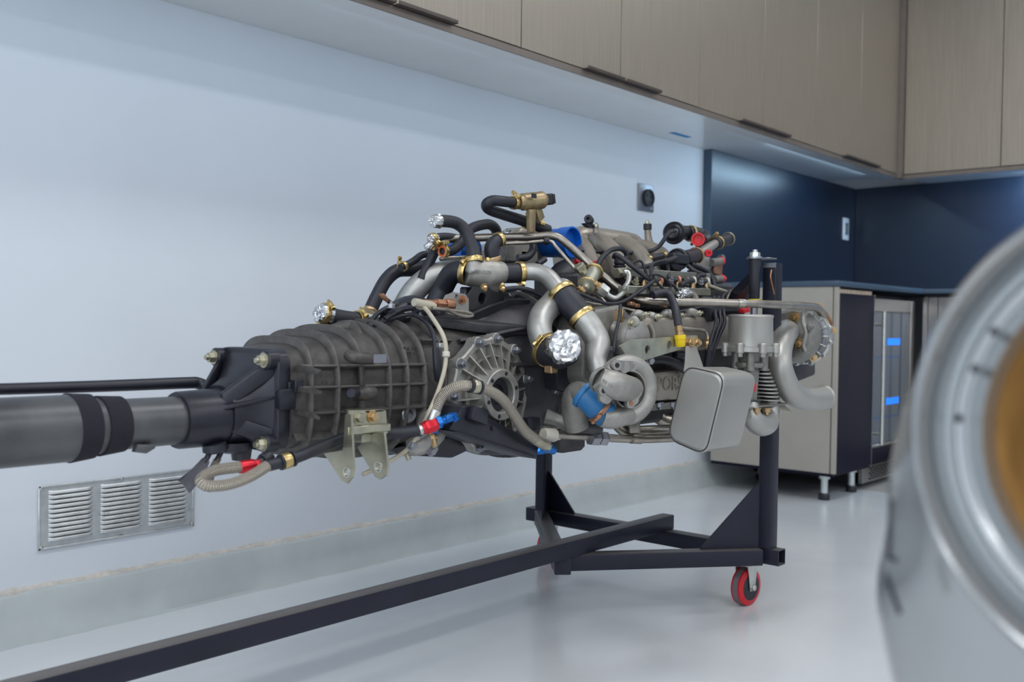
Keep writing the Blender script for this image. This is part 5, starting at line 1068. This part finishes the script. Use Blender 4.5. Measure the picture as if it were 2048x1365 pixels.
# pressure damper with gold flanges
a_ = px(1189, 543, .95); q_ = px(1170, 580, .975); m_ = mpp(a_); L_ = (q_-a_).length
DP = B().lathe(a_, q_-a_, [(0, 13*m_), (.002, 18*m_), (.006, 18*m_), (.007, 14*m_), (L_*.40, 14*m_), (L_*.6, 14*m_), (L_*.75, 14*m_), (L_*.76, 17*m_), (L_*.84, 17*m_), (L_*.86, 8*m_), (L_, 7*m_)], 28).obj('fuel_damper', 'olive_plate', EN)
for t in (0.02, .76): B().lathe(a_+(q_-a_)*t, q_-a_, [(0, 18*m_), (.001, 19*m_), (.004, 19*m_), (.005, 18*m_)], 28).obj('damper_flange', 'gold_clamp', DP)
fitting('damper_nipple', px(1156, 575, .97), px(1168, 586, .975), ((0, .3, .005, 10), (.3, .6, .007, 10), (.6, 1, .006, 10)), 'brass', DP)
fitting('damper_union', px(1156, 532, .95), px(1168, 548, .955), ((0, .6, .013, 6), (.6, 1, .010, 12)), 'zinc_yellow', DP)
fitting('fuel_union', px(1188, 567, .985), px(1199, 577, .99), ((0, .5, .008, 12), (.5, 1, .0095, 6)), 'brass', DP)
fitting('fuel_nut', px(1198, 576, .99), px(1213, 588, 1.0), ((0, 1, .0145, 6),), 'zinc', DP)
T('fuel_tube', [(1211, 586, 1.0), (1219, 594, 1.005), (1230, 598, 1.01), (1241, 592, 1.01), (1250, 582, 1.005)], 5.5, 'zinc', DP, 12, 6)
B().cyl(px(1178, 595, .95), px(1178, 615, .95), .016, n=16).obj('damper_post', 'warm_alu', DP)
# black temperature sensor stack and its lead
b = B(); c = px(1239, 560, .93); zz = px(1239, 515, .93).z-c.z
b.lathe(c, (0, 0, 1), [(0, .012), (zz*.3, .012), (zz*.31, .015), (zz*.45, .015), (zz*.46, .011), (zz*.55, .015), (zz*.62, .015), (zz*.63, .011), (zz*.7, .014), (zz*.9, .013), (zz, .008)], 16); b.obj('sensor', 'black_plastic', EN)
def wire(pts, r=3.6, m='rubber', name='wire'): return T(name, pts, r, m, EN, 8, 6)
wire([(1228, 516, .94), (1232, 511, .95), (1244, 518, .96), (1262, 532, .98), (1285, 550, 1.0), (1308, 566, 1.02)], 5)
wire([(1192, 538, .95), (1205, 516, .95), (1222, 502, .94), (1240, 499, .93), (1251, 506, .93), (1253, 516, .93), (1246, 521, .93)], 5.2)
wire([(1262, 530, .97), (1272, 524, .975), (1282, 524, .98), (1288, 535, .985), (1293, 550, .99), (1300, 560, 1.0)], 2.8)
wire([(1302, 550, 1.02), (1302, 535, 1.0), (1312, 526, .98), (1330, 523, .975)], 2.8)
wire([(1300, 552, 1.03), (1315, 551, 1.03), (1332, 560, 1.035), (1341, 574, 1.035), (1336, 583, 1.035), (1324, 577, 1.035), (1312, 563, 1.03), (1304, 548, 1.02), (1306, 536, 1.0)], 2.6)
wire([(1340, 568, 1.03), (1348, 573, 1.035), (1354, 582, 1.035)], 3)
wire([(1147, 583, .99), (1168, 592, 1.0), (1190, 601, 1.01), (1215, 609, 1.015), (1240, 607, 1.02), (1262, 596, 1.025), (1285, 580, 1.03), (1308, 563, 1.03)], 3.8)
wire([(1160, 604, .98), (1185, 610, .985), (1215, 613, 1.0)], 5.5, 'exhaust_steel'); wire([(1160, 598, .98), (1190, 607, .985), (1222, 612, 1.0)], 3)
wire([(1296, 566, 1.02), (1302, 582, 1.03), (1304, 600, 1.03)], 4)
wire([(1241, 612, 1.05), (1238, 640, 1.07), (1232, 668, 1.08), (1228, 700, 1.09), (1232, 716, 1.09)], 3.4)
wire([(1336, 532, .96), (1337, 545, .97), (1338, 558, .98)], 3.2); wire([(1375, 533, .95), (1392, 545, .97), (1410, 552, .98)], 4.5)
wire([(1382, 530, .93), (1402, 538, .94), (1418, 548, .95), (1426, 562, .96), (1429, 578, .97)], 5)
wire([(1360, 572, 1.02), (1375, 564, 1.01), (1386, 563, 1.0)], 5); wire([(1392, 560, 1.0), (1398, 553, 1.0), (1408, 553, 1.0)], 4.5)
for du in (0, 9, 17):
    wire([(1428+du, 596, 1.05), (1430+du, 625, 1.10), (1432+du, 648, 1.115), (1424+du*.8, 675, 1.12), (1417+du*.6, 705, 1.115), (1412+du*.5, 735, 1.10)], 3.6)
wire([(1345, 628, 1.06), (1380, 622, 1.06), (1415, 614, 1.06)], 4.5)
wire([(1417, 572, 1.0), (1436, 579, 1.0), (1458, 587, 1.0)], 3.2, 'cream_hose')
wire([(1440, 605, 1.02), (1446, 594, 1.01), (1456, 586, 1.0)], 4.5, 'rubber'); wire([(1452, 604, 1.02), (1457, 592, 1.01), (1461, 584, 1.0)], 3.5, 'exhaust_steel')
b = B(); b.tube([px(1458, 594, .97), px(1476, 590, .97), px(1490, 592, .97), px(1493, 604, .97)], [.016, .020, .020, .014], 14, 4); b.obj('rubber_boot', 'rubber', EN)
b = B(); b.prism([px(1388, 588, 1.0), px(1402, 576, 1.0), px(1424, 572, 1.0), px(1428, 580, 1.0), px(1410, 592, 1.0), px(1400, 602, 1.0)], (-.03, 0, 0), .003); b.obj('loom_bracket', 'black_plastic', EN)
b = B(); b.prism([px(1421, 616, 1.10), px(1448, 612, 1.10), px(1450, 630, 1.10), px(1436, 640, 1.10), px(1424, 646, 1.10)], (-.03, 0, 0), .003); b.obj('plug_connector', 'black_plastic', EN)
b = B(); b.prism([px(1486, 620, 1.03), px(1500, 616, 1.03), px(1501, 626, 1.03), px(1488, 628, 1.03)], (-.015, 0, 0), .002); b.obj('red_connector', 'plug_red', EN)
for (u, v) in ((1262, 609), (1272, 613), (1327, 613)): B().box(px(u, v, 1.03), (.012, .016, .008), None, .001).obj('brass_clip', 'copper', EN)
for u in (1234, 1243): B().box(px(u, 632, 1.045), (.01, .006, .026), None, .001).obj('brass_clip', 'brass', EN)
# foil sealed stub, hose with the yellow cap
FS = T('pipe_stub', [(1392, 606, 1.06), (1386, 594, 1.055), (1374, 588, 1.05), (1364, 590, 1.05)], 9, 'exhaust_steel', EN, 14, 5); c, d, r_ = at_t(FS, 1.0); foilcap('foil_cap', c, d, r_*1.15, FS, 8, .014)
b = B(); b.prism([px(1364, 600, 1.065), px(1369, 598, 1.065), px(1373, 608, 1.065)], (-.001, 0, 0)); b.obj('foil_tail', 'foil', FS)
YH = T('drain_hose', [(1306, 592, 1.06), (1325, 587, 1.07), (1338, 592, 1.08), (1347, 608, 1.10), (1353, 632, 1.12), (1357, 654, 1.13)], 8.2, 'rubber', EN, 14, 6)
fitting('brass_barb', px(1357, 652, 1.13), px(1360, 674, 1.132), ((0, .25, .0085, 14), (.22, .5, .0095, 14), (.45, .75, .0085, 14), (.7, 1, .010, 14)), 'brass', YH)
P = px(1360, 671, 1.132); B().lathe(P, px(1361, 698, 1.132)-P, [(0, .010), (.001, .0125), (.009, .0125), (.010, .0115), (.024, .0108), (.0265, .009)], 24).obj('yellow_cap', 'plug_yellow', YH)
# filling behind the rails
b = B(); b.span((.78, 1.80, .76), (.925, 2.52, .842), .01); b.obj('intake_face', 'block_dark', EN)
b = B(); b.prism([px(1160, 500, .73), px(1290, 505, .73), px(1345, 530, .73), px(1345, 560, .73), px(1165, 560, .73)], (-.10, 0, 0), .015); b.obj('manifold_floor', 'warm_alu', PN)
T('red_lead', [(1150, 524, .86), (1175, 530, .87), (1195, 526, .86)], 5, 'anodised_red')
for k, (u, v, x) in enumerate(((1020, 508, .74), (1036, 500, .74), (1050, 520, .74))):
    b = B(); b.span(px(u-8, v+16, x), px(u+8, v-14, x-.03), .003); b.obj('throttle_block', 'warm_alu' if k % 2 else 'cast_alu_dark', EN)
b = B(); b.prism([px(990, 500, .70), px(1085, 470, .70), px(1090, 540, .70), px(1000, 545, .70)], (-.12, 0, 0), .01); b.obj('throttle_housing', 'warm_alu', EN)
b = B(); b.prism([px(1045, 455, .74), px(1110, 462, .74), px(1105, 480, .74), px(1030, 478, .74)], (-.06, 0, 0), .008); b.obj('throttle_top', 'warm_alu', EN)
